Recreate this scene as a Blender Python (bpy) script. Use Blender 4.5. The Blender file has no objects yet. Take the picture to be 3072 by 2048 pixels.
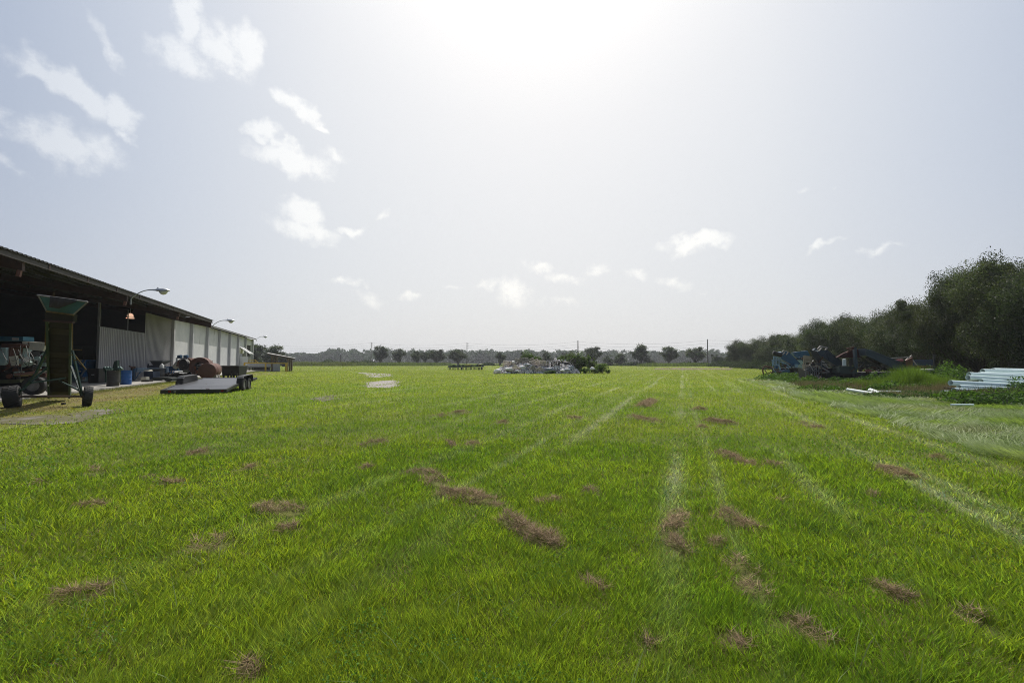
EXPO = 0.0; GQ = 1.0; TQ = 1.0; HAZE = .00033
import bpy, math, random
import numpy as np
from mathutils import Vector, Matrix, Quaternion
rnd = random.Random(7)
R = math.radians
scene = bpy.context.scene
COL = scene.collection
# ------------------------------------------------------------------ camera
H, F, HOR = 1.55, 1365.0, 1086.0
PITCH = math.atan((HOR-1024)/F)
cam = bpy.data.objects.new('camera', bpy.data.cameras.new('camera'))
cam.data.lens = 16; cam.data.sensor_width = 36; cam.data.clip_end = 6000; cam.data.clip_start = .05
cam.location = (0, 0, H); cam.rotation_euler = (math.pi/2+PITCH, 0, 0)
COL.objects.link(cam); scene.camera = cam
cP, sP = math.cos(PITCH), math.sin(PITCH)
def P(px, py, Y):
    a = (px-1536)/F; b = (1024-py)/F
    k = Y/(cP-b*sP)
    return Vector((a*k, Y, H+(sP+b*cP)*k))
def G(px, py, z=0.0):
    a = (px-1536)/F; b = (1024-py)/F
    k = (z-H)/(sP+b*cP)
    return Vector((a*k, (cP-b*sP)*k, z))
def zat(py, Y): return P(1536, py, Y).z
# frames of the building (t along, s away) and of the mowing stripes
AB = math.atan(536/F); dB = Vector((-math.sin(AB), math.cos(AB), 0)); nB = Vector((math.cos(AB), math.sin(AB), 0))
MBLD = Matrix(((dB.x, -nB.x, 0, 0), (dB.y, -nB.y, 0, 0), (0, 0, 1, 0), (0, 0, 0, 1)))
def Bp(t, s, z=0): return MBLD @ Vector((t, s, z))
def sB(x, y): return -(nB.x*x+nB.y*y)
def tB(x, y): return dB.x*x+dB.y*y
AS = math.atan(514/F)
def uS(x, y): return math.cos(AS)*x-math.sin(AS)*y
def vS(x, y): return math.sin(AS)*x+math.cos(AS)*y

# ------------------------------------------------------------------ materials
def nt_new(name):
    m = bpy.data.materials.new(name); m.use_nodes = True
    nt = m.node_tree; nt.nodes.clear()
    out = nt.nodes.new('ShaderNodeOutputMaterial')
    return m, nt, out
def N(nt, typ, **kw):
    n = nt.nodes.new(typ)
    for k, v in kw.items():
        if k.startswith('i_'):
            n.inputs[k[2:].replace('_', ' ')].default_value = v
        else: setattr(n, k, v)
    return n
def c4(c): return (c[0], c[1], c[2], 1)
def ramp(nt, fac, stops):
    r = nt.nodes.new('ShaderNodeValToRGB')
    e = r.color_ramp.elements
    e[0].position = stops[0][0]; e[0].color = c4(stops[0][1])
    e[1].position = stops[1][0]; e[1].color = c4(stops[1][1])
    for p, c in stops[2:]:
        x = e.new(p); x.color = c4(c)
    nt.links.new(fac, r.inputs[0]); return r.outputs[0]
def noise(nt, vec, scale, detail=4, rough=.6):
    n = nt.nodes.new('ShaderNodeTexNoise'); n.inputs['Scale'].default_value = scale
    n.inputs['Detail'].default_value = detail; n.inputs['Roughness'].default_value = rough
    nt.links.new(vec, n.inputs['Vector']); return n.outputs['Fac']
def mixc(nt, fac, a, b):
    m = nt.nodes.new('ShaderNodeMix'); m.data_type = 'RGBA'
    for s, v in ((m.inputs[0], fac), (m.inputs[6], a), (m.inputs[7], b)):
        if isinstance(v, (int, float)): s.default_value = v
        elif isinstance(v, tuple): s.default_value = c4(v)
        else: nt.links.new(v, s)
    return m.outputs[2]
def math_(nt, op, a, b=None, clamp=False):
    m = nt.nodes.new('ShaderNodeMath'); m.operation = op; m.use_clamp = clamp
    for i, v in enumerate((a, b)):
        if v is None: continue
        if isinstance(v, (int, float)): m.inputs[i].default_value = v
        else: nt.links.new(v, m.inputs[i])
    return m.outputs[0]
MATS = {}
def pmat(name, c, c2=None, scale=3, rough=.6, metal=0, bump=0, rust=None, rust_amt=0, rscale=2.5, streak=False):
    if name in MATS: return MATS[name]
    m, nt, out = nt_new(name)
    c2 = c2 or tuple(x*.7 for x in c)
    tc = N(nt, 'ShaderNodeTexCoord'); v = tc.outputs['Object']
    b = N(nt, 'ShaderNodeBsdfPrincipled')
    f = noise(nt, v, scale, 6, .65)
    col = ramp(nt, f, [(.32, c), (.68, c2)])
    if rust:
        vv = v
        if streak:
            mp = N(nt, 'ShaderNodeMapping'); mp.inputs['Scale'].default_value = (1, 1, .25)
            nt.links.new(v, mp.inputs[0]); vv = mp.outputs[0]
        f2 = noise(nt, vv, rscale, 8, .72)
        th = .75-rust_amt*.5
        fr = ramp(nt, f2, [(th-.04, (0, 0, 0)), (th+.04, (1, 1, 1))])
        col = mixc(nt, fr, col, ramp(nt, noise(nt, v, 14, 3), [(.3, rust), (.7, tuple(x*.55 for x in rust))]))
        rr = N(nt, 'ShaderNodeMapRange'); rr.inputs[3].default_value = rough; rr.inputs[4].default_value = .9
        nt.links.new(fr, rr.inputs[0]); nt.links.new(rr.outputs[0], b.inputs['Roughness'])
    else: b.inputs['Roughness'].default_value = rough
    b.inputs['Metallic'].default_value = metal
    nt.links.new(col, b.inputs['Base Color'])
    if bump:
        bp = N(nt, 'ShaderNodeBump'); bp.inputs['Strength'].default_value = bump; bp.inputs['Distance'].default_value = .02
        nt.links.new(noise(nt, v, scale*6, 6), bp.inputs['Height']); nt.links.new(bp.outputs[0], b.inputs['Normal'])
    nt.links.new(b.outputs[0], out.inputs[0]); MATS[name] = m
    return m
def leafmat(name, trans=.4, rough=.5, spec=.4, tcol=(1.25, 1.35, .7), vary=False):
    m, nt, out = nt_new(name)
    at = N(nt, 'ShaderNodeAttribute', attribute_name='Col'); cx = at.outputs['Color']
    if vary:
        oi = N(nt, 'ShaderNodeObjectInfo'); hs = N(nt, 'ShaderNodeHueSaturation')
        r1 = N(nt, 'ShaderNodeMapRange'); r1.inputs[3].default_value = .72; r1.inputs[4].default_value = 1.3
        nt.links.new(oi.outputs['Random'], r1.inputs[0]); nt.links.new(r1.outputs[0], hs.inputs['Value'])
        q = math_(nt, 'FRACT', math_(nt, 'MULTIPLY', oi.outputs['Random'], 7.31)); r2 = N(nt, 'ShaderNodeMapRange'); r2.inputs[3].default_value = .49; r2.inputs[4].default_value = .52
        nt.links.new(q, r2.inputs[0]); nt.links.new(r2.outputs[0], hs.inputs['Hue']); nt.links.new(cx, hs.inputs['Color']); cx = hs.outputs[0]
    b = N(nt, 'ShaderNodeBsdfPrincipled'); b.inputs['Roughness'].default_value = rough
    b.inputs['Specular IOR Level'].default_value = spec
    nt.links.new(cx, b.inputs['Base Color'])
    t = N(nt, 'ShaderNodeBsdfTranslucent')
    mul = N(nt, 'ShaderNodeMix', data_type='RGBA', blend_type='MULTIPLY'); mul.inputs[0].default_value = 1
    nt.links.new(cx, mul.inputs[6]); mul.inputs[7].default_value = c4(tcol)
    nt.links.new(mul.outputs[2], t.inputs[0])
    mx = N(nt, 'ShaderNodeMixShader'); mx.inputs[0].default_value = trans
    nt.links.new(b.outputs[0], mx.inputs[1]); nt.links.new(t.outputs[0], mx.inputs[2])
    nt.links.new(mx.outputs[0], out.inputs[0]); MATS[name] = m
    return m
RUST = (.16, .055, .025)
rusty = pmat('rusty_iron', (.13, .05, .03), (.07, .03, .02), 5, .85, .1, .5)
tankm = pmat('rust_red_tank', (.125, .045, .028), (.075, .028, .018), 2.5, .7, .1, .3)
dkmetal = pmat('dark_metal', (.018, .019, .02), (.03, .026, .022), 6, .6, .2, .2)
blackp = pmat('black_paint', (.012, .012, .013), (.02, .019, .018), 4, .5, 0, .1)
rubber = pmat('rubber', (.018, .018, .019), (.035, .033, .03), 8, .8, 0, .4)
rimm = pmat('rim_metal', (.26, .26, .25), (.14, .13, .12), 6, .5, .3, .1, RUST, .25)
bluep = pmat('blue_machine_paint', (.012, .10, .20), (.01, .06, .13), 3, .45, 0, .1, RUST, .18)
bluebr = pmat('bright_blue_paint', (.015, .16, .42), (.012, .11, .30), 3, .45, 0, .1, RUST, .12)
bluedr = pmat('blue_drum_paint', (.012, .11, .38), (.01, .08, .28), 3, .38, 0, .05)
tealp = pmat('pale_teal_paint', (.26, .40, .40), (.34, .42, .38), 3, .6, 0, .1, RUST, .32, 3, True)
cream = pmat('cream_rusty_paint', (.55, .52, .42), (.42, .42, .36), 3, .6, 0, .1, RUST, .34, 3, True)
greenp = pmat('dark_green_paint', (.012, .052, .038), (.008, .034, .027), 5, .5, 0, .2, RUST, .15)
hopperm = pmat('teal_hopper_paint', (.028, .115, .12), (.022, .085, .09), 4, .6, 0, .2, (.03, .05, .03), .22, 7)
yelp = pmat('yellow_paint', (.55, .36, .02), (.42, .27, .02), 4, .5, 0, .1, RUST, .12)
dirtyel = pmat('dirty_yellow_paint', (.17, .12, .03), (.09, .06, .02), 6, .7, 0, .2, RUST, .3)
wood = pmat('old_wood', (.11, .095, .08), (.06, .05, .042), 9, .85, 0, .5)
palwood = pmat('grey_pallet_wood', (.34, .32, .29), (.20, .185, .17), 7, .9, 0, .4)
palpale = pmat('pale_pallet_wood', (.68, .60, .56), (.5, .43, .4), 7, .9, 0, .4)
galv = pmat('galvanised_steel', (.42, .43, .44), (.33, .34, .35), 5, .42, .6, .1)
whitepl = pmat('white_plastic', (.75, .75, .73), (.62, .62, .60), 5, .5, 0, .1)
mintp = pmat('mint_pipe_plastic', (.70, .80, .77), (.62, .74, .71), 2, .4, 0, 0, (.30, .34, .28), .12, 6)
whitep = pmat('white_pipe_plastic', (.70, .74, .72), (.58, .62, .60), 4, .55, 0, .1, (.35, .33, .28), .15, 5)
grpipe = pmat('grey_pipe_plastic', (.34, .38, .35), (.26, .30, .28), 4, .6, 0, .1)
conc = pmat('concrete', (.42, .40, .36), (.30, .28, .25), 1.2, .9, 0, .3, (.20, .18, .15), .2, 1.5)
fasciam = pmat('brown_fascia', (.060, .050, .045), (.040, .034, .031), 2, .7, 0, .1, (.12, .05, .035), .2)
roofm = pmat('dark_roof_sheet', (.07, .065, .06), (.045, .042, .04), 2, .6, .2, .1)
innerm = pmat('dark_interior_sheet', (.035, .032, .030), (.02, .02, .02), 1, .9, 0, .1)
steelred = pmat('red_oxide_steel', (.07, .032, .028), (.04, .02, .018), 4, .7, .1, .1)
sheetm = pmat('grey_corrugated_sheet', (.34, .33, .34), (.28, .27, .28), .7, .55, .1, .05, (.2, .16, .13), .12, 2, True)
wallw = pmat('white_block_wall', (.56, .56, .55), (.45, .46, .46), .8, .85, 0, .2, (.34, .33, .30), .2, 1.2, True)
pilm = pmat('shaded_grey_pilaster', (.42, .42, .43), (.36, .36, .37), 1, .85, 0, .1)  # shade on the pilaster sides put into an even grey
bagm = pmat('white_sacking', (.82, .80, .76), (.66, .64, .61), 4, .8, 0, .6)
bagg = pmat('grey_sheeting', (.42, .44, .46), (.28, .29, .31), 4, .7, 0, .6)
clothm = pmat('dark_rag', (.035, .03, .036), (.05, .045, .05), 6, .9, 0, .4)
barkm = pmat('bark', (.085, .07, .055), (.045, .038, .03), 9, .95, 0, .8)
polem = pmat('pole_wood', (.10, .08, .065), (.06, .05, .042), 6, .9, 0, .3)
deckm = pmat('trailer_deck_plate', (.085, .087, .095), (.055, .056, .062), 1.3, .38, .25, .15, (.10, .08, .065), .18, 1.6)
orangem = pmat('orange_label', (.6, .16, .03), (.5, .12, .03))
redlens = pmat('red_lens', (.25, .01, .01), (.18, .01, .01), 3, .2)
glassm = pmat('lamp_lens', (.55, .55, .5), (.5, .5, .46), 3, .25)
hosem = pmat('hose_grey', (.14, .15, .12), (.09, .09, .075), 9, .6)

# ------------------------------------------------------------------ mesh builder
class MB:
    def __init__(s, M=None): s.v = []; s.f = []; s.M = M or Matrix()
    def add(s, vs, fs):
        o = len(s.v); s.v += [s.M @ Vector(v) for v in vs]; s.f += [[i+o for i in f] for f in fs]; return s
    def box(s, c, size, rot=None):
        c = Vector(c); hx, hy, hz = (x/2 for x in size)
        vs = [Vector((x, y, z)) for x in (-hx, hx) for y in (-hy, hy) for z in (-hz, hz)]
        if rot is not None:
            m = rot if isinstance(rot, Matrix) else Matrix.Rotation(rot, 3, 'Z')
            vs = [m @ v for v in vs]
        return s.add([c+v for v in vs], [(0, 1, 3, 2), (4, 6, 7, 5), (0, 4, 5, 1), (2, 3, 7, 6), (0, 2, 6, 4), (1, 5, 7, 3)])
    def bar(s, a, b, w, h=None, up=(0, 0, 1)):
        a, b = Vector(a), Vector(b); h = h or w; d = (b-a).normalized(); up = Vector(up)
        if abs(d.dot(up)) > .97: up = Vector((0, 1, 0))
        x = d.cross(up).normalized(); y = x.cross(d)
        vs = [p+x*i*w/2+y*j*h/2 for p in (a, b) for i, j in ((-1, -1), (1, -1), (1, 1), (-1, 1))]
        return s.add(vs, [(0, 3, 2, 1), (4, 5, 6, 7), (0, 1, 5, 4), (1, 2, 6, 5), (2, 3, 7, 6), (3, 0, 4, 7)])
    def tube(s, a, b, r0, r1=None, n=12, caps=True):
        return s.path([a, b], [r0, r0 if r1 is None else r1], n, caps)
    def path(s, pts, rs, n=8, caps=True):
        pts = [Vector(p) for p in pts]
        if not isinstance(rs, (list, tuple)): rs = [rs]*len(pts)
        vs = []; up = None
        for i, p in enumerate(pts):
            d = (pts[min(i+1, len(pts)-1)]-pts[max(i-1, 0)])
            if d.length < 1e-9: d = Vector((0, 0, 1))
            d.normalize()
            if up is None: up = Vector((0, 0, 1)) if abs(d.z) < .9 else Vector((1, 0, 0))
            x = d.cross(up).normalized(); y = x.cross(d).normalized(); up = y
            for k in range(n):
                a = 2*math.pi*k/n; vs.append(p+(x*math.cos(a)+y*math.sin(a))*rs[i])
        fs = []
        for i in range(len(pts)-1):
            for k in range(n):
                k2 = (k+1) % n; fs.append((i*n+k, i*n+k2, (i+1)*n+k2, (i+1)*n+k))
        if caps: fs.append(tuple(range(n-1, -1, -1))); fs.append(tuple(range((len(pts)-1)*n, len(pts)*n)))
        return s.add(vs, fs)
    def lathe(s, c, axis, prof, n=24, closed=False):
        """prof: list of (along, radius)"""
        c = Vector(c); axis = Vector(axis).normalized()
        up = Vector((0, 0, 1)) if abs(axis.z) < .9 else Vector((1, 0, 0))
        x = axis.cross(up).normalized(); y = x.cross(axis)
        vs = []
        for (h, r) in prof:
            for k in range(n):
                a = 2*math.pi*k/n; vs.append(c+axis*h+(x*math.cos(a)+y*math.sin(a))*r)
        fs = []; m = len(prof)
        for i in range(m if closed else m-1):
            j = (i+1) % m
            for k in range(n):
                k2 = (k+1) % n; fs.append((i*n+k, i*n+k2, j*n+k2, j*n+k))
        if not closed:
            fs.append(tuple(range(n-1, -1, -1))); fs.append(tuple(range((m-1)*n, m*n)))
        return s.add(vs, fs)
    def hull4(s, q, th, dirv):
        """thick quad: four corner points pushed along dirv by th"""
        d = Vector(dirv).normalized()*th; q = [Vector(p) for p in q]; n = len(q)
        vs = q+[p+d for p in q]
        fs = [tuple(range(n)), tuple(range(2*n-1, n-1, -1))]+[(i, i+n, (i+1) % n+n, (i+1) % n) for i in range(n)]
        return s.add(vs, fs)
    def build(s, name, mat, parent=None, smooth=False, bevel=0, world=True):
        me = bpy.data.meshes.new(name)
        vs = s.v
        if parent is not None and world:
            inv = root_mat(parent).inverted(); vs = [inv @ v for v in vs]
        me.from_pydata([tuple(v) for v in vs], [], s.f); me.materials.append(mat); me.update()
        import bmesh
        bm = bmesh.new(); bm.from_mesh(me); bmesh.ops.recalc_face_normals(bm, faces=bm.faces); bm.to_mesh(me); bm.free()
        if smooth:
            me.polygons.foreach_set('use_smooth', [True]*len(me.polygons))
            try: me.set_sharp_from_angle(angle=R(38))
            except Exception: pass
        o = bpy.data.objects.new(name, me); COL.objects.link(o)
        if parent is not None: o.parent = parent
        if bevel:
            b = o.modifiers.new('bevel', 'BEVEL'); b.width = bevel; b.segments = 2; b.limit_method = 'ANGLE'
        return o
def root_mat(o):
    while o.parent is not None: o = o.parent
    return Matrix.Translation(o.location) @ o.rotation_euler.to_matrix().to_4x4() @ Matrix.Diagonal((*o.scale, 1))
USED = set()
def tag(o, label=None, cat=None, group=None, kind=None):
    if label: o['label'] = label
    if cat: o['category'] = cat
    if group: o['group'] = group
    if kind: o['kind'] = kind
    return o
def thing(name, loc, label, cat, group=None, rotz=0):
    o = bpy.data.objects.new(name, None); COL.objects.link(o); o.empty_display_size = .3
    o.location = loc; o.rotation_euler = (0, 0, rotz)
    return tag(o, label, cat, group)
def copy_tree(o, parent=None, label=None, loc=None, rotz=None, scale=None):
    c = o.copy(); COL.objects.link(c); c.parent = parent
    for ch in list(o.children): copy_tree(ch, c)
    if label: c['label'] = label
    if loc is not None: c.location = loc
    if rotz is not None: c.rotation_euler = (0, 0, rotz)
    if scale is not None: c.scale = scale
    return c
def wheel(parent, c, axis, r, w, rimr=None, tread=True, label=None):
    """tyre with tread lugs > rim"""
    rimr = rimr or r*.55; axis = Vector(axis).normalized(); c = Vector(c)
    t = MB(); hw = w/2
    t.lathe(c, axis, [(-hw*.8, rimr), (-hw, r*.72), (-hw*.95, r*.88), (-hw*.7, r*.97), (hw*.7, r*.97), (hw*.95, r*.88), (hw, r*.72), (hw*.8, rimr)], 32, True)
    if tread:
        up = Vector((0, 0, 1)); x = axis.cross(up).normalized(); y = x.cross(axis)
        for k in range(22):
            a = 2*math.pi*k/22
            for sd in (-1, 1):
                a2 = a+(.14 if sd > 0 else 0)
                p0 = c+(x*math.cos(a2)+y*math.sin(a2))*r*.975+axis*sd*hw*.08
                p1 = c+(x*math.cos(a2+.16)+y*math.sin(a2+.16))*r*.95+axis*sd*hw*.9
                t.bar(p0, p1, r*.09, r*.06, up=(p0-c))
    ty = t.build('wheel', rubber, parent, smooth=True)
    m = MB()
    m.lathe(c, axis, [(-hw*.62, rimr*.98), (-hw*.45, rimr*.75), (-hw*.15, rimr*.7), (-hw*.15, .06), (hw*.15, .06), (hw*.15, rimr*.7), (hw*.45, rimr*.75), (hw*.62, rimr*.98)], 24, False)
    m.lathe(c, axis, [(-hw*.7, .05), (hw*.7, .05)], 10)
    m.build('rim', rimm, ty, smooth=True)
    return ty

# ------------------------------------------------------------------ numpy helpers
def mesh_np(name, verts, counts, idx, col, mat, parent=None):
    """verts (n,3); counts: verts per face; idx flat loop indices; col (n,3)"""
    me = bpy.data.meshes.new(name)
    me.vertices.add(len(verts)); me.vertices.foreach_set('co', np.asarray(verts, np.float32).ravel())
    me.loops.add(len(idx)); me.loops.foreach_set('vertex_index', np.asarray(idx, np.int32))
    st = np.concatenate(([0], np.cumsum(counts)[:-1])).astype(np.int32)
    me.polygons.add(len(counts)); me.polygons.foreach_set('loop_start', st)
    me.update(calc_edges=True)
    if col is not None:
        a = me.attributes.new('Col', 'FLOAT_COLOR', 'POINT')
        c = np.ones((len(verts), 4), np.float32); c[:, :3] = col
        a.data.foreach_set('color', c.ravel())
    me.materials.append(mat)
    o = bpy.data.objects.new(name, me); COL.objects.link(o)
    if parent is not None: o.parent = parent
    return o
_perm = np.random.RandomState(3).rand(256, 256)
def vnoise(x, y, sc):
    x = x/sc+100.3; y = y/sc+57.7
    xi = np.floor(x).astype(int); yi = np.floor(y).astype(int); fx = x-xi; fy = y-yi
    fx = fx*fx*(3-2*fx); fy = fy*fy*(3-2*fy)
    g = lambda a, b: _perm[a % 256, b % 256]
    return (g(xi, yi)*(1-fx)+g(xi+1, yi)*fx)*(1-fy)+(g(xi, yi+1)*(1-fx)+g(xi+1, yi+1)*fx)*fy
def fnoise(x, y, sc, o=3):
    r = 0; a = .5; t = 0
    for k in range(o): r = r+a*vnoise(x+k*37, y-k*19, sc/2**k); t += a; a *= .55
    return r/t
def blades(rs, p, az, lean, ln, w, col, segs, curl=.6, tipcol=1.15):
    """arched blades: p (n,3) roots, az lean direction, lean angle from vertical (rad), ln length, w width"""
    n = len(p); face = rs.rand(n)*math.pi*2
    sx, sy = np.cos(face)*w/2, np.sin(face)*w/2
    dx, dy = np.cos(az), np.sin(az)
    V = []; C = []
    k = 3 if segs == 2 else 2
    hs = [0, .55, 1] if segs == 2 else [0, 1]
    ang = lean*.6; pos = p.copy(); prev = 0
    for i, h in enumerate(hs):
        if i:
            seg = (h-prev)*ln; a = np.minimum(lean*.6+curl*lean*(h), 1.62)
            pos = pos+np.stack([dx*np.sin(a)*seg, dy*np.sin(a)*seg, np.cos(a)*seg], 1); prev = h
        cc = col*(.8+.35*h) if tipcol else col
        if i < len(hs)-1:
            ww = 1.0 if i == 0 else .8
            o = np.stack([sx*ww, sy*ww, np.zeros(n)], 1)
            V += [pos-o, pos+o]; C += [cc, cc]
        else: V += [pos]; C += [cc]
    m = len(V)
    V = np.stack(V, 1).reshape(-1, 3); C = np.stack(C, 1).reshape(-1, 3)
    V[:, 2] = np.maximum(V[:, 2], .002)
    base = (np.arange(n)*m)[:, None]
    if segs == 2:
        idx = np.concatenate([base+0, base+1, base+3, base+2, base+2, base+3, base+4], 1).ravel(); cnt = np.tile([4, 3], n)
    else:
        idx = np.concatenate([base+0, base+1, base+2], 1).ravel(); cnt = np.full(n, 3)
    return V, cnt, idx, C
def merge(parts):
    V = []; Cn = []; I = []; C = []; o = 0
    for v, c, i, col in parts:
        V.append(v); Cn.append(c); I.append(i+o); C.append(col); o += len(v)
    return np.concatenate(V), np.concatenate(Cn), np.concatenate(I), np.concatenate(C)
def leaves(rs, c, size, col, flat=0.0, asp=.55):
    """rhombus leaf faces at centres c"""
    n = len(c)
    a = rs.normal(size=(n, 3)); a[:, 2] *= (1-flat); a /= np.linalg.norm(a, axis=1)[:, None]
    b = rs.normal(size=(n, 3)); b[:, 2] *= (1-flat); b -= (a*b).sum(1)[:, None]*a; b /= np.linalg.norm(b, axis=1)[:, None]
    s = (size*(.6+.8*rs.rand(n)))[:, None] if np.ndim(size) == 0 else (size*(.6+.8*rs.rand(n)))[:, None]
    nn = np.cross(a, b)
    V = np.stack([c-a*s*.5, c+b*s*asp*.5+nn*s*.1, c+a*s*.5, c-b*s*asp*.5+nn*s*.1], 1).reshape(-1, 3)
    base = (np.arange(n)*4)[:, None]
    return V, np.full(n, 4), (base+np.arange(4)).ravel(), np.repeat(col, 4, 0)

# ================================================================== sky and sun
SUN_AZ, SUN_EL = R(3.5), R(56)
SUNV = Vector((math.cos(SUN_EL)*math.sin(SUN_AZ), math.cos(SUN_EL)*math.cos(SUN_AZ), math.sin(SUN_EL)))
w = bpy.data.worlds.new('World'); scene.world = w; w.use_nodes = True
nt = w.node_tree; nt.nodes.clear()
wo = nt.nodes.new('ShaderNodeOutputWorld'); bg = nt.nodes.new('ShaderNodeBackground'); bg.inputs[1].default_value = .1
nt.links.new(bg.outputs[0], wo.inputs[0])
sky = nt.nodes.new('ShaderNodeTexSky'); sky.sky_type = 'NISHITA'; sky.sun_disc = False
sky.sun_elevation = SUN_EL; sky.sun_rotation = SUN_AZ; sky.air_density = 1.2; sky.dust_density = 4.0; sky.ozone_density = 1.5
tc = nt.nodes.new('ShaderNodeTexCoord'); gen = tc.outputs['Generated']
# thin high haze: scattered light that grows towards the sun
dot = nt.nodes.new('ShaderNodeVectorMath'); dot.operation = 'DOT_PRODUCT'; nt.links.new(gen, dot.inputs[0]); dot.inputs[1].default_value = SUNV
dp = math_(nt, 'MAXIMUM', dot.outputs['Value'], 0.0)
veil = ramp(nt, dp, [(0.0, (4.4, 4.7, 5.3)), (.30, (6.7, 7.0, 7.5)), (.55, (8.0, 8.15, 8.4)), (.75, (8.75, 8.8, 8.85)), (.88, (9.2, 9.2, 9.2)), (.94, (9.7, 9.7, 9.65)), (1, (11.5, 11.4, 11.3))])
sep = nt.nodes.new('ShaderNodeSeparateXYZ'); nt.links.new(gen, sep.inputs[0])
az = math_(nt, 'ARCTAN2', sep.outputs[0], sep.outputs[1]); el = math_(nt, 'ARCSINE', sep.outputs[2])
azf = math_(nt, 'MAXIMUM', math_(nt, 'COSINE', math_(nt, 'SUBTRACT', az, SUN_AZ)), 0.0)
side = ramp(nt, azf, [(0, (.34, .42, .58)), (.55, (.48, .56, .715)), (.75, (.735, .79, .885)), (.9, (.925, .945, .97)), (1, (1, 1, 1))])
mm = nt.nodes.new('ShaderNodeMix'); mm.data_type = 'RGBA'; mm.blend_type = 'MULTIPLY'; mm.inputs[0].default_value = 1
nt.links.new(veil, mm.inputs[6]); nt.links.new(side, mm.inputs[7]); veil = mm.outputs[2]
hz = math_(nt, 'POWER', math_(nt, 'SUBTRACT', 1.0, math_(nt, 'MULTIPLY', math_(nt, 'ABSOLUTE', el), 1.6), True), 2.5)
hzc = mixc(nt, azf, (5.6, 5.9, 6.6), (8.5, 8.45, 8.45))
veil = mixc(nt, math_(nt, 'MULTIPLY', hz, .6), veil, hzc)
base = mixc(nt, .85, sky.outputs[0], veil)
# clouds: patches in azimuth / elevation, broken up by noise
cmb = nt.nodes.new('ShaderNodeCombineXYZ'); nt.links.new(az, cmb.inputs[0]); nt.links.new(el, cmb.inputs[1])
def azel(px, py):
    v = P(px, py, 10)-Vector((0, 0, H)); v.normalize()
    return math.atan2(v.x, v.y), math.asin(v.z)
K = 3072/2352
clouds = [(85,150,70,34,25,1),(170,205,95,40,35,1),(290,262,52,42,0,1),(60,300,75,34,25,.85),(140,335,115,38,22,.9),(235,350,85,45,5,.75),(310,315,32,16,10,.8),
 (262,112,80,18,52,.6),(430,58,30,52,5,1),(425,132,62,48,0,1),(515,120,75,58,15,1),(570,115,38,48,0,.9),(0,262,30,24,0,.7),(680,243,62,22,16,1),(735,282,26,10,20,.9),(608,310,44,22,10,1),(642,330,38,16,22,.9),
 (675,372,88,28,4,1),(775,366,38,18,5,.6),(690,478,52,34,10,.95),(695,520,85,28,8,.9),(815,528,26,14,-5,.8),(878,492,26,11,-40,.6),(1585,562,74,22,0,1),
 (1893,567,30,10,-12,.55),(2010,573,48,15,-5,.6),(2062,563,34,6,-6,.4),(1238,610,40,18,10,.7),(1295,636,45,16,5,.6),(1365,620,30,16,0,.55),(1178,672,46,34,0,.6),
 (1120,658,34,14,0,.5),(1285,688,66,18,0,.5),(1465,640,30,15,0,.55),(1552,645,40,18,0,.55),(798,648,40,16,0,.6),(842,682,56,20,5,.45),(945,682,32,16,0,.5),(1040,657,36,9,0,.4),
 (1838,446,30,10,0,.4),(1918,427,16,9,0,.4),(1610,663,22,7,0,.4),(40,385,50,16,10,.5)]
def warp(src, sc, amt):
    n_ = nt.nodes.new('ShaderNodeTexNoise'); n_.inputs['Scale'].default_value = sc; n_.inputs['Detail'].default_value = 4; nt.links.new(src, n_.inputs['Vector'])
    a_ = nt.nodes.new('ShaderNodeVectorMath'); a_.operation = 'SUBTRACT'; nt.links.new(n_.outputs['Color'], a_.inputs[0]); a_.inputs[1].default_value = (.5, .5, .5)
    b_ = nt.nodes.new('ShaderNodeVectorMath'); b_.operation = 'SCALE'; nt.links.new(a_.outputs[0], b_.inputs[0]); b_.inputs['Scale'].default_value = amt
    return b_.outputs[0]
def vadd(a, b):
    n_ = nt.nodes.new('ShaderNodeVectorMath'); n_.operation = 'ADD'; nt.links.new(a, n_.inputs[0]); nt.links.new(b, n_.inputs[1]); return n_.outputs[0]
wv_ = vadd(vadd(cmb.outputs[0], warp(cmb.outputs[0], 12, .07)), warp(cmb.outputs[0], 38, .032))
mask = None
for cx, cy, rx, ry, rot, s in clouds:
    s = s+.08 if (s < .7 and cy > 400) else s
    a0, e0 = azel(cx*K, cy*K); a1, e1 = azel((cx+rx)*K, cy*K); a2, e2 = azel(cx*K, (cy+ry)*K)
    mp = nt.nodes.new('ShaderNodeMapping'); mp.vector_type = 'TEXTURE'
    mp.inputs['Location'].default_value = (a0, e0, 0); mp.inputs['Rotation'].default_value = (0, 0, -R(rot))
    mp.inputs['Scale'].default_value = (abs(a1-a0)*1.45, abs(e2-e0)*1.45, 1)
    nt.links.new(wv_, mp.inputs[0])
    g = nt.nodes.new('ShaderNodeTexGradient'); g.gradient_type = 'SPHERICAL'; nt.links.new(mp.outputs[0], g.inputs[0])
    m_ = math_(nt, 'MULTIPLY', math_(nt, 'POWER', g.outputs['Fac'], .7), s)
    mask = m_ if mask is None else math_(nt, 'MAXIMUM', mask, m_)
nz = noise(nt, cmb.outputs[0], 11, 12, .66); nz2 = noise(nt, cmb.outputs[0], 40, 9, .7)
nn = math_(nt, 'ADD', math_(nt, 'MULTIPLY', math_(nt, 'SUBTRACT', nz, .5), 1.9), math_(nt, 'MULTIPLY', math_(nt, 'SUBTRACT', nz2, .5), .9))
cm = math_(nt, 'ADD', math_(nt, 'MULTIPLY', nn, math_(nt, 'MULTIPLY', mask, 1.3, True)), mask)
sm = nt.nodes.new('ShaderNodeMapRange'); sm.interpolation_type = 'SMOOTHSTEP'; sm.inputs[1].default_value = .22; sm.inputs[2].default_value = .80
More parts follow.
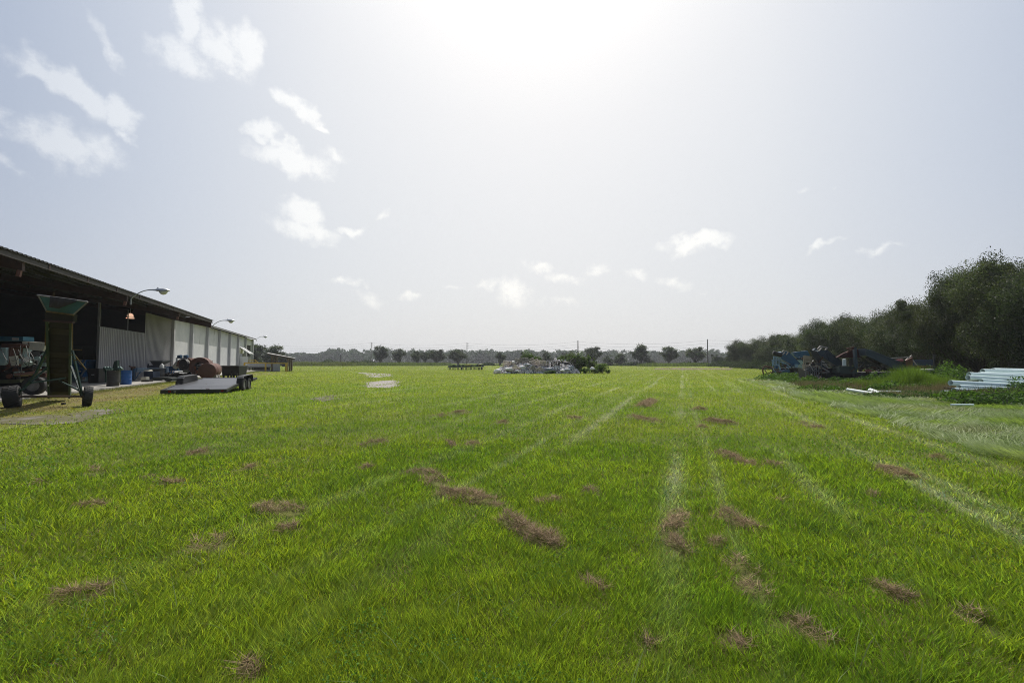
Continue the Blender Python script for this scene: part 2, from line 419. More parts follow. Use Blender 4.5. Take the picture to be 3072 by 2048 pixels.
nt.links.new(cm, sm.inputs[0])
cc = nt.nodes.new('ShaderNodeVectorMath'); cc.operation = 'ADD'; nt.links.new(base, cc.inputs[0]); cc.inputs[1].default_value = (2.3, 2.1, 1.6)
cl = math_(nt, 'MULTIPLY', sm.outputs[0], .95)
fin = mixc(nt, cl, base, cc.outputs[0])
nt.links.new(fin, bg.inputs[0])
sl = bpy.data.lights.new('sun', 'SUN'); sl.energy = 4.2; sl.angle = R(.6); sl.color = (1, .955, .88)
so = bpy.data.objects.new('sun', sl); COL.objects.link(so); so.rotation_euler = SUNV.to_track_quat('Z', 'Y').to_euler(); so.location = (0, 0, 60)
scene.view_settings.view_transform = 'Standard'; scene.view_settings.look = 'None'; scene.view_settings.gamma = 1; scene.view_settings.exposure = EXPO

# ================================================================== ground
STR = [(-3.75, .13, .8), (-2.03, .13, 1.0), (-.12, .12, .9), (.35, .07, .6), (2.75, .12, 1.0), (3.05, .12, .7), (1.5, .1, .5), (-2.6, .08, .5), (-5.6, .15, .5), (-8.2, .2, .5), (4.35, .15, .8), (-11.5, .2, .4), (-15, .25, .4)]
def gpoly(pts): return [G(x*K, y*K) for x, y in pts]
# bare stone patches (the track showing through the turf), photo 2352-wide pixels
PATCH = {
 'gravel_patch_far': [(812,854),(850,856),(900,858),(902,862),(880,866),(868,867),(846,866),(838,860)],
 'gravel_patch_mid': [(838,886),(846,878),(866,875),(905,873),(918,876),(917,884),(905,890),(880,891),(850,890)],
 'gravel_patch_near': [(706,916),(730,911),(758,907),(776,909),(772,918),(745,921),(722,920)],
 'gravel_patch_left': [(-60,972),(-60,962),(60,958),(115,952),(160,956),(190,945),(240,938),(300,938),(290,947),(230,955),(170,972),(90,975),(20,974)]}
PATCHW = {k: [(p.x, p.y) for p in gpoly(v)] for k, v in PATCH.items()}
def inpoly(x, y, poly):
    r = np.zeros(x.shape, bool); j = len(poly)-1
    for i in range(len(poly)):
        xi, yi = poly[i]; xj, yj = poly[j]
        c = ((yi > y) != (yj > y)) & (x < (xj-xi)*(y-yi)/((yj-yi) if yj != yi else 1e-9)+xi)
        r ^= c; j = i
    return r
def stripe(u, v):
    r = 0
    for c, wd, s in STR:
        wob = (vnoise(v, u*0+c*7, 9.0)-.5)*.35
        a = s*np.exp(-((u-c-wob)/wd)**2)*np.clip((vnoise(v, u*0+c*13+50, 4.0)-.15)*1.7, 0, 1)
        r = np.maximum(r, a)
    return r*np.clip((v-1.5)/5, .2, 1)
def dryness(x, y):
    """brownish dry turf close to the shed apron"""
    s = sB(x, y)+(fnoise(x, y, 3.0)-.5)*3.0; t = tB(x, y)
    a = np.clip((s-7.1)/1.8, 0, 1)*np.clip((t-5)/6, 0, 1)*np.clip((88-t)/20, 0, 1)
    near = np.clip((44-t)/10, .55, 1)
    a = a*near
    far = .6*np.clip((s-5.5)/3, 0, 1)*np.clip((t-48)/8, 0, 1)*np.clip((85-t)/10, 0, 1)*np.clip(fnoise(x, y, 5)*2-.3, 0, 1)
    return np.maximum(a, far)
def tallness(x, y):
    """unmown strip on the right"""
    u = uS(x, y); v = vS(x, y)
    edge = 4.75+(vnoise(v, v*0, 6.0)-.5)*.5+(fnoise(x, y, .5, 2)-.5)*.9
    return np.clip((u-edge)/.35, 0, 1)*np.clip((48-v)/8, 0, 1)

def ground_mat():
    m, nt, out = nt_new('turf_ground')
    tc = N(nt, 'ShaderNodeTexCoord'); v = tc.outputs['Object']
    at = N(nt, 'ShaderNodeAttribute', attribute_name='Col')
    f = noise(nt, v, .9, 8, .7)
    mp = N(nt, 'ShaderNodeMapping'); mp.inputs['Rotation'].default_value = (0, 0, AS); mp.inputs['Scale'].default_value = (1, .12, 1)
    nt.links.new(v, mp.inputs[0])
    f2 = noise(nt, mp.outputs[0], 1.1, 5, .6)
    f3 = noise(nt, v, 9, 6, .7)
    lo = ramp(nt, f, [(.3, (.62, .66, .6)), (.7, (1.3, 1.22, 1.2))])
    l2 = ramp(nt, f2, [(.35, (.84, .87, .85)), (.68, (1.16, 1.12, 1.1))])
    l3 = ramp(nt, f3, [(.3, (.7, .75, .7)), (.7, (1.3, 1.2, 1.3))])
    c = at.outputs['Color']
    for l in (lo, l2, l3):
        mm = N(nt, 'ShaderNodeMix', data_type='RGBA', blend_type='MULTIPLY'); mm.inputs[0].default_value = 1
        nt.links.new(c, mm.inputs[6]); nt.links.new(l, mm.inputs[7]); c = mm.outputs[2]
    b = N(nt, 'ShaderNodeBsdfPrincipled'); b.inputs['Roughness'].default_value = .8; b.inputs['Specular IOR Level'].default_value = .15
    nt.links.new(c, b.inputs['Base Color'])
    bp = N(nt, 'ShaderNodeBump'); bp.inputs['Strength'].default_value = .7; bp.inputs['Distance'].default_value = .06
    nt.links.new(noise(nt, v, 7, 8, .75), bp.inputs['Height']); nt.links.new(bp.outputs[0], b.inputs['Normal'])
    nt.links.new(b.outputs[0], out.inputs[0]); return m
def grass_col(x, y, rs=None):
    """turf colour at a place, with backlight and stripe sheen painted in"""
    d = np.hypot(x, y); n = fnoise(x, y, 2.6); n2 = fnoise(x+300, y, .7); n3 = fnoise(x-90, y+40, 14.0)
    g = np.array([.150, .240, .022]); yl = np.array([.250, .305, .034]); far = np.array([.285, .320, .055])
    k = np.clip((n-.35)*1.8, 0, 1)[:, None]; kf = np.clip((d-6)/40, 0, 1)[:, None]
    c = g*(1-k)+yl*k; c = c*(1-kf*.55)+far*kf*.55  # far turf painted brighter and yellower for the backlight at low angles
    c = c*(.88+.24*n3[:, None])
    br = np.array([.225, .17, .08]); dr = np.clip(dryness(x, y)*(.1+1.3*n2), 0, .85)[:, None]
    c = c*(1-dr)+br*dr
    pale = np.array([.40, .44, .25]); st = (stripe(uS(x, y), vS(x, y))*np.clip((n2-.08)*2.2, 0, 1)*.95)[:, None]  # pale blade undersides, with the sun sheen of bent stripes put into the colour
    c = c*(1-st)+pale*st
    tl = tallness(x, y)[:, None]*.65; c = c*(1-tl)+np.array([.14, .20, .05])*tl
    return c
# one sheet, finer near the camera
r_ = np.concatenate([np.arange(0, 20, .33), np.arange(20, 60, .8), np.arange(60, 160, 3), np.arange(160, 821, 20)])
def axis_vals(lo, hi):
    a = [q for q in r_ if q <= hi]; b = [-q for q in r_ if 0 < q <= -lo]
    return np.array(sorted(set(a+b)))
gx = axis_vals(-820, 820); gy = axis_vals(-60, 820)
GX, GY = np.meshgrid(gx, gy); nx, ny = len(gx), len(gy)
x, y = GX.ravel(), GY.ravel()
z = (fnoise(x, y, 9)-.5)*.03*np.clip((np.hypot(x, y)-2)/5, 0, 1)*(sB(x, y) < 8)
gv = np.stack([x, y, z-.012], 1)
ii = np.arange(nx*ny).reshape(ny, nx)
q = np.stack([ii[:-1, :-1], ii[:-1, 1:], ii[1:, 1:], ii[1:, :-1]], -1).reshape(-1, 4)
d = np.hypot(x, y)
gc = grass_col(x, y)
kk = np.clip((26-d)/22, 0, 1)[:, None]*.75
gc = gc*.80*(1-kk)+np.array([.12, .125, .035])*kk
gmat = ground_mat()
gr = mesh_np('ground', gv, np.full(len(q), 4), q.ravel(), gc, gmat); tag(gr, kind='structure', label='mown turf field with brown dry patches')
# stone patches
gravm = pmat('pale_gravel', (.40, .36, .33), (.24, .215, .19), 5, .95, 0, .8, (.13, .12, .05), .22, 3)
gravd = pmat('grey_gravel', (.23, .21, .195), (.14, .12, .10), 4, .95, 0, .8, (.13, .12, .045), .62, 1.1)
def ragged(poly, z, name, label):
    pts = []; n = len(poly)
    for i in range(n):
        a = Vector((*poly[i], 0)); b = Vector((*poly[(i+1) % n], 0)); L = (b-a).length; kx = max(2, int(L/.25))
        for j in range(kx):
            p = a.lerp(b, j/kx); nz_ = (fnoise(np.array([p.x]), np.array([p.y]), .9)[0]-.5)*min(1.3, L*.25+.3)
            d_ = Vector((b.y-a.y, a.x-b.x, 0)).normalized(); pts.append(p+d_*nz_)
    mb = MB(); mb.add([(p.x, p.y, z) for p in pts], [tuple(range(len(pts)))])
    o = mb.build(name, gravd if 'left' in name or 'near' in name else gravm); o.data.validate(); o.name = 'gravel_patch'; tag(o, label=label, kind='structure')
    bb = [(p.x, p.y) for p in pts]; return bb
PATCHR = {}
labs = {'gravel_patch_far': 'thin far streak of bare pale track stone', 'gravel_patch_mid': 'oval patch of bare pale track stone', 'gravel_patch_near': 'small dark patch of bare stone in the lawn', 'gravel_patch_left': 'long grey gravel patch at the left edge'}
for i_, (k_, v_) in enumerate(PATCHW.items()):
    PATCHR[k_] = ragged(v_, .005+.001*i_, k_, labs[k_])

# brown clippings: 2352-wide pixel polylines, width in m
CLIP = [([(945,1086),(985,1095),(1010,1118)],.13),([(1010,1135),(1040,1138),(1075,1143),(1120,1156)],.15),([(1155,1198),(1185,1210),(1215,1232),(1240,1250)],.12),([(1262,1228),(1272,1262)],.07),
 ([(1562,1180),(1548,1215),(1525,1230)],.08),([(1545,1240),(1562,1280)],.08),([(1655,1187),(1700,1208),(1745,1222)],.1),([(1690,1300),(1722,1325)],.08),([(1715,1345),(1740,1378)],.09),
 ([(1672,1470),(1710,1500)],.08),([(1800,1432),(1850,1450),(1905,1485)],.09),([(2015,1352),(2050,1375),(2105,1388)],.07),([(2215,1412),(2260,1440),(2285,1462)],.07),([(590,1180),(635,1170),(675,1185)],.14),
 ([(635,1222),(680,1218)],.09),([(445,1262),(505,1255)],.12),([(125,1378),(180,1372),(245,1364)],.08),([(566,1530),(580,1568)],.05),([(1345,1335),(1368,1350),(1392,1358)],.05),([(835,1027),(880,1017)],.12),
 ([(1655,1043),(1690,1058)],.13),([(1690,1066),(1735,1070)],.13),([(1760,1068),(1790,1074)],.1),([(2030,1078),(2085,1102)],.14),([(1990,1138),(2015,1142)],.09),([(1450,958),(1510,972)],.14),([(1476,935),(1495,920)],.2),([(1625,966),(1685,976)],.18),
 ([(1590,941),(1620,943)],.14),([(1605,985),(1618,983)],.1),([(1305,961),(1335,963)],.16),([(1230,1160),(1285,1150)],.06),([(1345,1130),(1370,1138)],.08),([(1075,1022),(1100,1025)],.14),([(830,1077),(850,1080)],.12),([(205,1090),(235,1088)],.12),([(85,1115),(115,1110)],.1),
 ([(340,1098),(365,1100)],.1),([(370,1112),(415,1112)],.08),([(170,1170),(245,1163)],.07),([(430,1048),(480,1042)],.13),([(1000,958),(1020,956)],.2),([(1040,952),(1070,948)],.2),([(1140,973),(1165,972)],.12),([(1640,1245),(1655,1258)],.06),([(1030,1015),(1045,1030)],.06),([(560,1080),(590,1078)],.1),([(1480,1480),(1500,1490)],.05),([(1780,1150),(1800,1155)],.04),([(2140,1055),(2165,1056)],.1),([(1850,975),(1880,985)],.14),([(1130,1160),(1150,1166)],.06)]
clipw = []
for pl, wd in CLIP:
    pts = [G(a*K, b*K) for a, b in pl]; clipw.append((pts, wd*1.2))
def clipdist(x, y):
    """0..1 how far inside a heap of clippings"""
    r = np.zeros(x.shape)
    for pts, wd in clipw:
        for a, b in zip(pts[:-1], pts[1:]):
            dx, dy = b.x-a.x, b.y-a.y; L2 = dx*dx+dy*dy
            t = np.clip(((x-a.x)*dx+(y-a.y)*dy)/L2, 0, 1)
            dd = np.hypot(x-a.x-t*dx, y-a.y-t*dy)/(wd*(.6+.8*vnoise(x, y, .15)))
            r = np.maximum(r, np.clip(1.25-dd, 0, 1))
    return r

# ================================================================== grass
GRAPH_OFF = []       # (centre x, y, radius) where nothing grows
rs = np.random.RandomState(11)
def sample(n, r0, r1, a0=-1.03, a1=1.03, lg=False):
    rr = r0*(r1/r0)**rs.rand(n) if lg else np.sqrt(rs.rand(n)*(r1*r1-r0*r0)+r0*r0); aa = a0+rs.rand(n)*(a1-a0)
    return rr*np.sin(aa), rr*np.cos(aa)
parts = []; tallp = []
for r0, r1, n, wd, ln, segs in ((1.6, 9, 540000, 0, .090, 2), (9, 90, 560000, 0, .085, 1), (90, 260, 130000, 0, .10, 1)):
    n = int(n*GQ)
    x, y = sample(n, r0, r1, lg=True)
    s = sB(x, y)
    keep = (s < 11.85) | (tB(x, y) > 112)
    pn = fnoise(x+5, y-5, .8); jx = x+rs.normal(size=n)*.22+(fnoise(x, y+70, .7)-.5)*1.5; jy = y+rs.normal(size=n)*.35+(fnoise(x+70, y, .7)-.5)*2.2
    for pl in PATCHR.values(): keep &= ~(inpoly(jx, jy, pl) & (pn < np.where(x > -14, .66, .50)) & (rs.rand(n) < .93))
    cd = clipdist(x, y)
    keep &= rs.rand(n) > cd*1.1
    dr = dryness(x, y); keep &= rs.rand(n) > dr*.35
    tl = tallness(x, y); keep &= tl < .5
    x, y, dr, cd = x[keep], y[keep], dr[keep], cd[keep]; n = len(x)
    u, v = uS(x, y), vS(x, y); st = stripe(u, v)
    hn = fnoise(x, y, 1.1); cl = fnoise(x+50, y+9, .22, 2)
    L = ln*(.7+.55*hn)*(.35+1.2*cl)*(.5+.9*rs.rand(n)**1.5)*(1-.5*dr)
    az_ = math.pi*.5+(fnoise(x-70, y, .5, 2)-.5)*10+rs.normal(size=n)*1.5
    azs = np.full(n, math.pi/2-AS)+rs.normal(size=n)*.5
    lean = .25+.55*rs.rand(n)+.5*np.clip(cl-.5, 0, 1)
    iss = rs.rand(n) < st*.85
    lean = np.where(iss, 1.15+.3*rs.rand(n), lean); az_ = np.where(iss, azs, az_); L = np.where(iss, L*1.35, L)
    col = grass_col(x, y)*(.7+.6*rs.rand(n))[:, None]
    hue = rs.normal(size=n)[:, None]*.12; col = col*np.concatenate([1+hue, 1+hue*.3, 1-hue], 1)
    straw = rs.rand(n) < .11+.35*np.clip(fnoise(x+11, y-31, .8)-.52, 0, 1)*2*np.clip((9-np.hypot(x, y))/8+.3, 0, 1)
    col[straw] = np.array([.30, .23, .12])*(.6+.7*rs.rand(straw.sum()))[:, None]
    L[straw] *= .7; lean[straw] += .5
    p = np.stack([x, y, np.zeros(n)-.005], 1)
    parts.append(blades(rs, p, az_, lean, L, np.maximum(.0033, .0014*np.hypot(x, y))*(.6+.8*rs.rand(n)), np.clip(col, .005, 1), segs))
# long flopped-over pale stems among the mown turf
n = int(3400*GQ); x, y = sample(n, 1.2, 14)
k = (fnoise(x+7, y+3, 1.6) > .52) & (sB(x, y) < 9) & (clipdist(x, y) < .1) & (tallness(x, y) < .3); x, y = x[k], y[k]; n = len(x)
parts.append(blades(rs, np.stack([x, y, np.zeros(n)], 1), math.pi*.45+(fnoise(x, y, 1.5)-.5)*8+rs.normal(size=n)*.3, .7+.5*rs.rand(n), .16+.16*rs.rand(n), .004+.002*rs.rand(n),
                    np.array([.24, .32, .11])*(.6+.7*rs.rand(n))[:, None], 2))
gm = leafmat('grass_blades', .58, .55, .3, (1.35, 1.42, .75))
V, Cn, I, C = merge(parts)
tag(mesh_np('grass', V, Cn, I, C, gm), label='mown bright green grass covering the field', cat='grass', kind='stuff')
# clippings
parts = []
for pts, wd in clipw:
    d0 = math.hypot(pts[0].x, pts[0].y)
    for a, b in zip(pts[:-1], pts[1:]):
        L = (b-a).length; n = int(min(9000, (L*wd*2*24000)/(1+d0*.3)))
        t = rs.rand(n); off = rs.normal(size=n)*wd*.62
        dx, dy = (b.x-a.x)/L, (b.y-a.y)/L
        x = a.x+dx*L*t-dy*off; y = a.y+dy*L*t+dx*off
        kp = fnoise(x*1.0+31, y, .13, 2) > .42; x, y, off = x[kp], y[kp], off[kp]; n = len(x)
        hump = np.clip(1-np.abs(off)/(wd*1.25), 0, 1)*(.5+vnoise(x, y, .12))
        z = hump*min(.10, wd*.75)*rs.rand(n)**.4
        tone = (.3+1.0*rs.rand(n))*(.85+.3*rs.rand())
        parts.append(blades(rs, np.stack([x, y, z+.004], 1), rs.rand(n)*6.28, 1.25+.4*rs.rand(n), (.04+.07*rs.rand(n))*(1+d0*.03), np.full(n, .0028*(1+d0*.17)), np.array([.37, .265, .145])*tone[:, None], 1, curl=.2))
strawm = leafmat('dead_grass', .2, .7, .2, (1, 1, 1))
V, Cn, I, C = merge(parts)
tag(mesh_np('dry_grass_clippings', V, Cn, I, C, strawm), label='brown clumps of dead clippings scattered over the lawn', cat='grass clippings', kind='stuff')
# clover and small broad leaves between the blades
n = int(90000*GQ); x, y = sample(n, 1.6, 12, lg=True)
k = (fnoise(x+17, y-23, 1.3) > .50) & (fnoise(x-7, y+3, .3) > .42) & (sB(x, y) < 9) & (clipdist(x, y) < .1) & (tallness(x, y) < .3); x, y = x[k], y[k]; n = len(x)
v, cn, ix, co = leaves(rs, np.stack([x, y, .02+.045*rs.rand(n)], 1), np.maximum(.013, .0026*np.hypot(x, y)), np.array([.10, .21, .035])*(.5+.8*rs.rand(n))[:, None], .5, .85)
tag(mesh_np('clover', v, cn, ix, co, leafmat('clover_leaves', .4, .65, .15)), label='small patches of clover and broad leaves in the turf', cat='clover', kind='stuff')
# unmown, bent grass on the right
parts = []
for (r0, r1, dens_n, wd, ln) in ((4, 12, 90000, .009, .30), (12, 26, 110000, .018, .32), (26, 50, 60000, .045, .34)):
    n = int(dens_n*GQ); x, y = sample(n, r0, r1, .1, 1.1)
    k = tallness(x, y) > rs.rand(n)*.9+.05; x, y = x[k], y[k]; n = len(x)
    u, v = uS(x, y), vS(x, y); edge = np.exp(-((u-5.0)/.5)**2)
    az_ = math.pi*.5-AS+(fnoise(x, y, 2.2, 2)-.5)*7
    lean = .75+.45*fnoise(x+4, y, .8)+.35*rs.rand(n)
    rdg = .5+.5*np.cos((u-5.05)*4.3+(fnoise(x, y, 3.)-.5)*3); rdg = rdg*np.clip((9.5-u)/3, 0, 1)
    col = np.array([.18, .255, .055])*(.55+.8*rs.rand(n))[:, None]
    pk = (fnoise(x+3, y-8, .9)*.6+.35*edge+.75*rdg)[:, None]; col = col*(1-pk*.42)+np.array([.36, .42, .20])*pk*.42  # ridges coloured paler, leaving the shade between them as darker green
    g2 = np.clip((fnoise(x-33, y+8, 2.2)-.5)*3, 0, 1)[:, None]; col = col*(1-g2*.6)+np.array([.20, .18, .055])*g2*.6
    parts.append(blades(rs, np.stack([x, y, np.zeros(n)], 1), az_+rs.normal(size=n)*.45, lean, ln*(.5+.7*rs.rand(n))*(.5+.5*fnoise(x, y, .6)+.55*rdg), wd*(.6+.8*rs.rand(n)), col, 2))
V, Cn, I, C = merge(parts)
tag(mesh_np('long_grass', V, Cn, I, C, leafmat('long_grass_blades', .48, .5, .35)), label='long wind-bent pale green grass left unmown on the right', cat='long grass', kind='stuff')

# ================================================================== big shed
sh = thing('warehouse', Bp(57.3, 14), 'long grey warehouse with an open-fronted bay and white block walls', 'warehouse')
WS, T0, T1, T2 = 15.9, 6.0, 57.3, 108.7
def zr(s): return 5.98+.15*(s-12.2)            # underside of the front roof
def corr_roof(t0, t1, s0, s1, z0, slope, pitch=.30, hgt=.045, th=.03):
    mb = MB(MBLD); n = int((t1-t0)/pitch); prof = []
    for i in range(n):
        a = t0+i*pitch
        prof += [(a, 0), (a+pitch*.62, 0), (a+pitch*.7, hgt), (a+pitch*.88, hgt), (a+pitch*.97, 0)]
    vs = []; fs = []; m = len(prof)
    for s in (s0, s1):
        for (t, h) in prof: vs.append((t, s, z0+slope*(s-s0)+h))
    for s in (s0, s1):
        for (t, h) in prof: vs.append((t, s, z0+slope*(s-s0)+h-th))
    for i in range(m-1):
        fs += [(i, i+1, m+i+1, m+i), (2*m+i, 3*m+i, 3*m+i+1, 2*m+i+1), (i, 2*m+i, 2*m+i+1, i+1)]
    fs += [(0, m, 3*m, 2*m), (m-1, 3*m-1, 4*m-1, 2*m-1)]
    return mb.add(vs, fs)
rf = corr_roof(T0, T1, 12.08, 34, 6.02, .15)
rf.build('roof', roofm, sh)
rf = corr_roof(T1+.05, T2+.5, 15.2, 34, 6.42, .15); rf.build('roof', roofm, sh)
m = MB(MBLD)                                    # the far slopes behind the ridge
m.hull4([(T0, 34, 9.3), (T2, 34, 9.3), (T2, 56, 6.2), (T0, 56, 6.2)], .08, (0, 0, 1)); m.build('rear_roof', roofm, sh)
fa = MB(MBLD).box(((T0+T1)/2, 12.2, 5.87), (T1-T0, .05, .25)).box(((T0+T1)/2, 12.16, 5.76), (T1-T0, .1, .03)).build('fascia', fasciam, sh)
t_ = T0
fjm = pmat('fascia_joint_paint', (.10, .05, .04), (.08, .04, .035))
while t_ < T1: MB(MBLD).box((t_, 12.165, 5.87), (.12, .03, .25)).build('fascia_joint', fjm, sh); t_ += 3.5
fa2 = MB(MBLD).box(((T1+T2)/2+.2, 15.24, 6.33), (T2-T1+.6, .05, .17)); fa2.build('eave_trim', pmat('eave_trim_paint', (.28, .27, .26), (.22, .21, .2)), sh)
# rafters of the open bay, with the oxide-red tail at the eave
for t in (14.8, 25.3, 35.8, 46.3, 57.15):
    mb = MB(MBLD)
    mb.hull4([(t-.1, 12.25, 5.24 if t > 50 else 5.4), (t-.1, WS, zr(WS)-.5), (t-.1, 34, zr(34)-.5), (t-.1, 34, zr(34)), (t-.1, 12.25, zr(12.25))], .2, (1, 0, 0))
    mb.build('rafter', steelred, sh)
for t in (25.3, 35.8, 46.3):
    MB(MBLD).bar((t, 12.28, 5.98), (t, 12.4, 5.15), .13, .13).build('rafter_tail', pmat('oxide_red_tail', (.20, .085, .07), (.14, .06, .05), 4, .7), sh)
pu = MB(MBLD)
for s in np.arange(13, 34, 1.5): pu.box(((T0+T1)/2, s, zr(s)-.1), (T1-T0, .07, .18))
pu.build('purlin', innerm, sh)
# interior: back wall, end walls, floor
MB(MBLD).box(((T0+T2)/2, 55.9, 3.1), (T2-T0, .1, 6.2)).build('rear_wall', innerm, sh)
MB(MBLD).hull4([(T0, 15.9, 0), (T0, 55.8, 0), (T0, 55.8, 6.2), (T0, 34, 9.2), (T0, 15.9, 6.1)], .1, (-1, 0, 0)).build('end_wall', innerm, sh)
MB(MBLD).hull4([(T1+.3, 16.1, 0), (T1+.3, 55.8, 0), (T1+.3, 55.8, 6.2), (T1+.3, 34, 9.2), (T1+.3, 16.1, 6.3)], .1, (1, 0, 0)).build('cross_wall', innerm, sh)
MB(MBLD).hull4([(T2, 15.75, 0), (T2, 55.8, 0), (T2, 55.8, 6.2), (T2, 34, 9.2), (T2, 15.75, 6.3)], .1, (1, 0, 0)).build('end_wall', wallw, sh)
# interior posts
for t in (14.8, 25.3, 35.8):
    MB(MBLD).box((t, WS+.1, 2.9), (.25, .25, 5.8)).build('post', steelred, sh)
# corrugated cladding with a window gap
def corr_wall(t0, t1, z0, z1a, z1b, s, name, pitch=.30, dep=.06):
    mb = MB(MBLD); n = max(1, int(round((t1-t0)/pitch))); pw = (t1-t0)/n; pr = []
    for i in range(n):
        a = t0+i*pw; pr += [(a, 0), (a+pw*.55, 0), (a+pw*.66, -dep), (a+pw*.9, -dep)]
    pr.append((t1, 0)); vs = []; fs = []
    zt = lambda t: z1a+(z1b-z1a)*(t-t0)/(t1-t0)
    for (t, d_) in pr: vs += [(t, s+d_, z0), (t, s+d_, zt(t)), (t, s+d_+.02, z0), (t, s+d_+.02, zt(t))]
    for i in range(len(pr)-1):
        a, b = 4*i, 4*i+4
        fs += [(a, b, b+1, a+1), (a+2, a+3, b+3, b+2), (a+1, b+1, b+3, a+3)]
    fs += [(0, 1, 3, 2), (4*len(pr)-4, 4*len(pr)-2, 4*len(pr)-1, 4*len(pr)-3)]
    return mb.add(vs, fs).build(name, sheetm, sh)
corr_wall(41.9, 50.3, 0.05, 4.12, 4.12, WS, 'corrugated_cladding')
corr_wall(50.35, 57.25, 0.05, 6.02, 6.02, WS-.04, 'corrugated_cladding')
MB(MBLD).bar((57.32, WS-.12, 0.1), (57.36, WS-.05, 6.0), .06).build('downpipe', pmat('rusty_downpipe', (.12, .09, .08), (.2, .19, .18)), sh)
for a_ in (((41.95, WS+.1, 2.95), (.12, .12, 5.9)), ((46.9, WS+.08, 5.0), (.07, .07, 1.8))): MB(MBLD).box(*a_).build('window_post', pmat('grey_steel_post', (.20, .20, .20), (.14, .14, .14)), sh)
MB(MBLD).box((46.1, WS+.05, 4.14), (8.5, .12, .06)).build('window_sill', pmat('grey_steel_post', (0, 0, 0)), sh)
# white block walls between pilasters coloured grey for their shaded sides
pil = [57.55, 64.4, 71.7, 78.7, 85.9, 93.0, 100.3, 108.4]
mb_w = lambda t0, t1, z0, z1: MB(MBLD).box(((t0+t1)/2, WS+.08, (z0+z1)/2), (t1-t0, .16, z1-z0)).build('block_wall', wallw, sh)
for i in range(len(pil)-1):
    a, b = pil[i]+.005, pil[i+1]-.005
    if i < 5: mb_w(a, b, 0, 6.3)
    elif i == 5:                                 # doors under hinged awnings
        mb_w(a, a+.9, 0, 6.3); mb_w(a+.905, b, 3.2, 6.3); mb_w(b-.7, b, 0, 3.195)
    else:
        mb_w(a, a+.5, 0, 6.3); mb_w(a+.505, b, 4.95, 6.3); mb_w(b-.8, b, 0, 4.945)
for i, t in enumerate(pil):
    MB(MBLD).box((t, WS-.16, 3.12), (.42, .34, 6.24)).build('pilaster', pilm, sh)
d_ = MB(MBLD).box((104.3, WS+.5, 2.45), (6.2, .1, 4.9)).build('roller_door', dkmetal, sh)
for k in range(2):
    t = 95.1+k*2.5
    f_ = MB(MBLD).box((t, WS+.25, 1.6), (1.5, .1, 3.1)).build('door', dkmetal, sh)
    MB(MBLD).box((t-.95, WS-.3, 1.55), (.12, .7, 3.1)).build('door_jamb', wallw, f_)
for k in range(2):
    t = 95.2+k*2.6
    MB(MBLD).hull4([(t-1.1, WS-.1, 4.25), (t+1.1, WS-.1, 4.25), (t+1.1, WS-1.75, 3.05), (t-1.1, WS-1.75, 3.05)], .1, (0, 0, 1)).build('awning', pmat('awning_sheet', (.5, .5, .49), (.4, .4, .4)), sh)
for a_ in (94.0, 97.1): MB(MBLD).box((a_, WS-.9, 1.3), (.1, 1.2, 2.5)).build('door_screen', whitepl, sh)
# concrete apron and the stain of shade on it belongs to light only
ap = MB(MBLD)
tt = 2.0
while tt < 92:
    ap.box((tt+2.24, 12.0+(55.8-12.0)/2, .04), (4.47, 43.8, .12)); tt += 4.5
apo = ap.build('concrete_apron', conc, None); tag(apo, label='pale concrete apron under and in front of the warehouse', kind='structure')

# lamps on the eave
def area_lamp(t, s, z, k, label, first=None):
    base = Bp(t, s, z); th = thing('area_lamp', base, label, 'area lamp', 'street lamps on the warehouse eave')
    mb = MB(MBLD); pts = []
    for i in range(9):
        a = i/8; pts.append((t, s-1.0*k*a, z+.62*k*math.sin(a*math.pi/2)**.8))
    mb.path([(t, s, z-.35*k)]+pts, .033*k, 8); mb.box((t, s+.02, z-.2*k), (.1*k, .06, .35*k)); mb.build('arm', galv, th, True)
    mb = MB(MBLD)
    e = (t, s-.85*k, z+.62*k); ss, zz = e[1], e[2]; k *= 1.18
    mb.lathe(e, (0, -1, 0), [(0, .04*k), (.1*k, .06*k), (.35*k, .09*k), (.42*k, .14*k), (.7*k, .18*k), (.9*k, .14*k), (1.0*k, .05*k)], 16)
    for i, v in enumerate(mb.v): mb.v[i].z = zz+(v.z-zz)*(.75 if v.z > zz else .35)
    mb.tube((t, ss-.45*k, zz+.08*k), (t, ss-.45*k, zz+.17*k), .03*k, n=8)
    mb.build('lamp_head', galv, th, True)
    mb = MB(MBLD); mb.lathe((t, ss-.7*k, zz-.04*k), (0, 0, -1), [(0, .2*k), (.07*k, .19*k), (.15*k, .12*k), (.19*k, .03*k)], 16); mb.build('lens', glassm, th, True)
area_lamp(35.9, 12.1, 5.6, 1.0, 'nearest street lamp arm on the brown eave, above the open bay')
area_lamp(57.4, 12.15, 5.45, 1.0, 'street lamp arm at the end of the brown eave, where the low roof starts')
area_lamp(108.6, 15.1, 6.3, 1.0, 'farthest street lamp arm at the far corner of the warehouse')
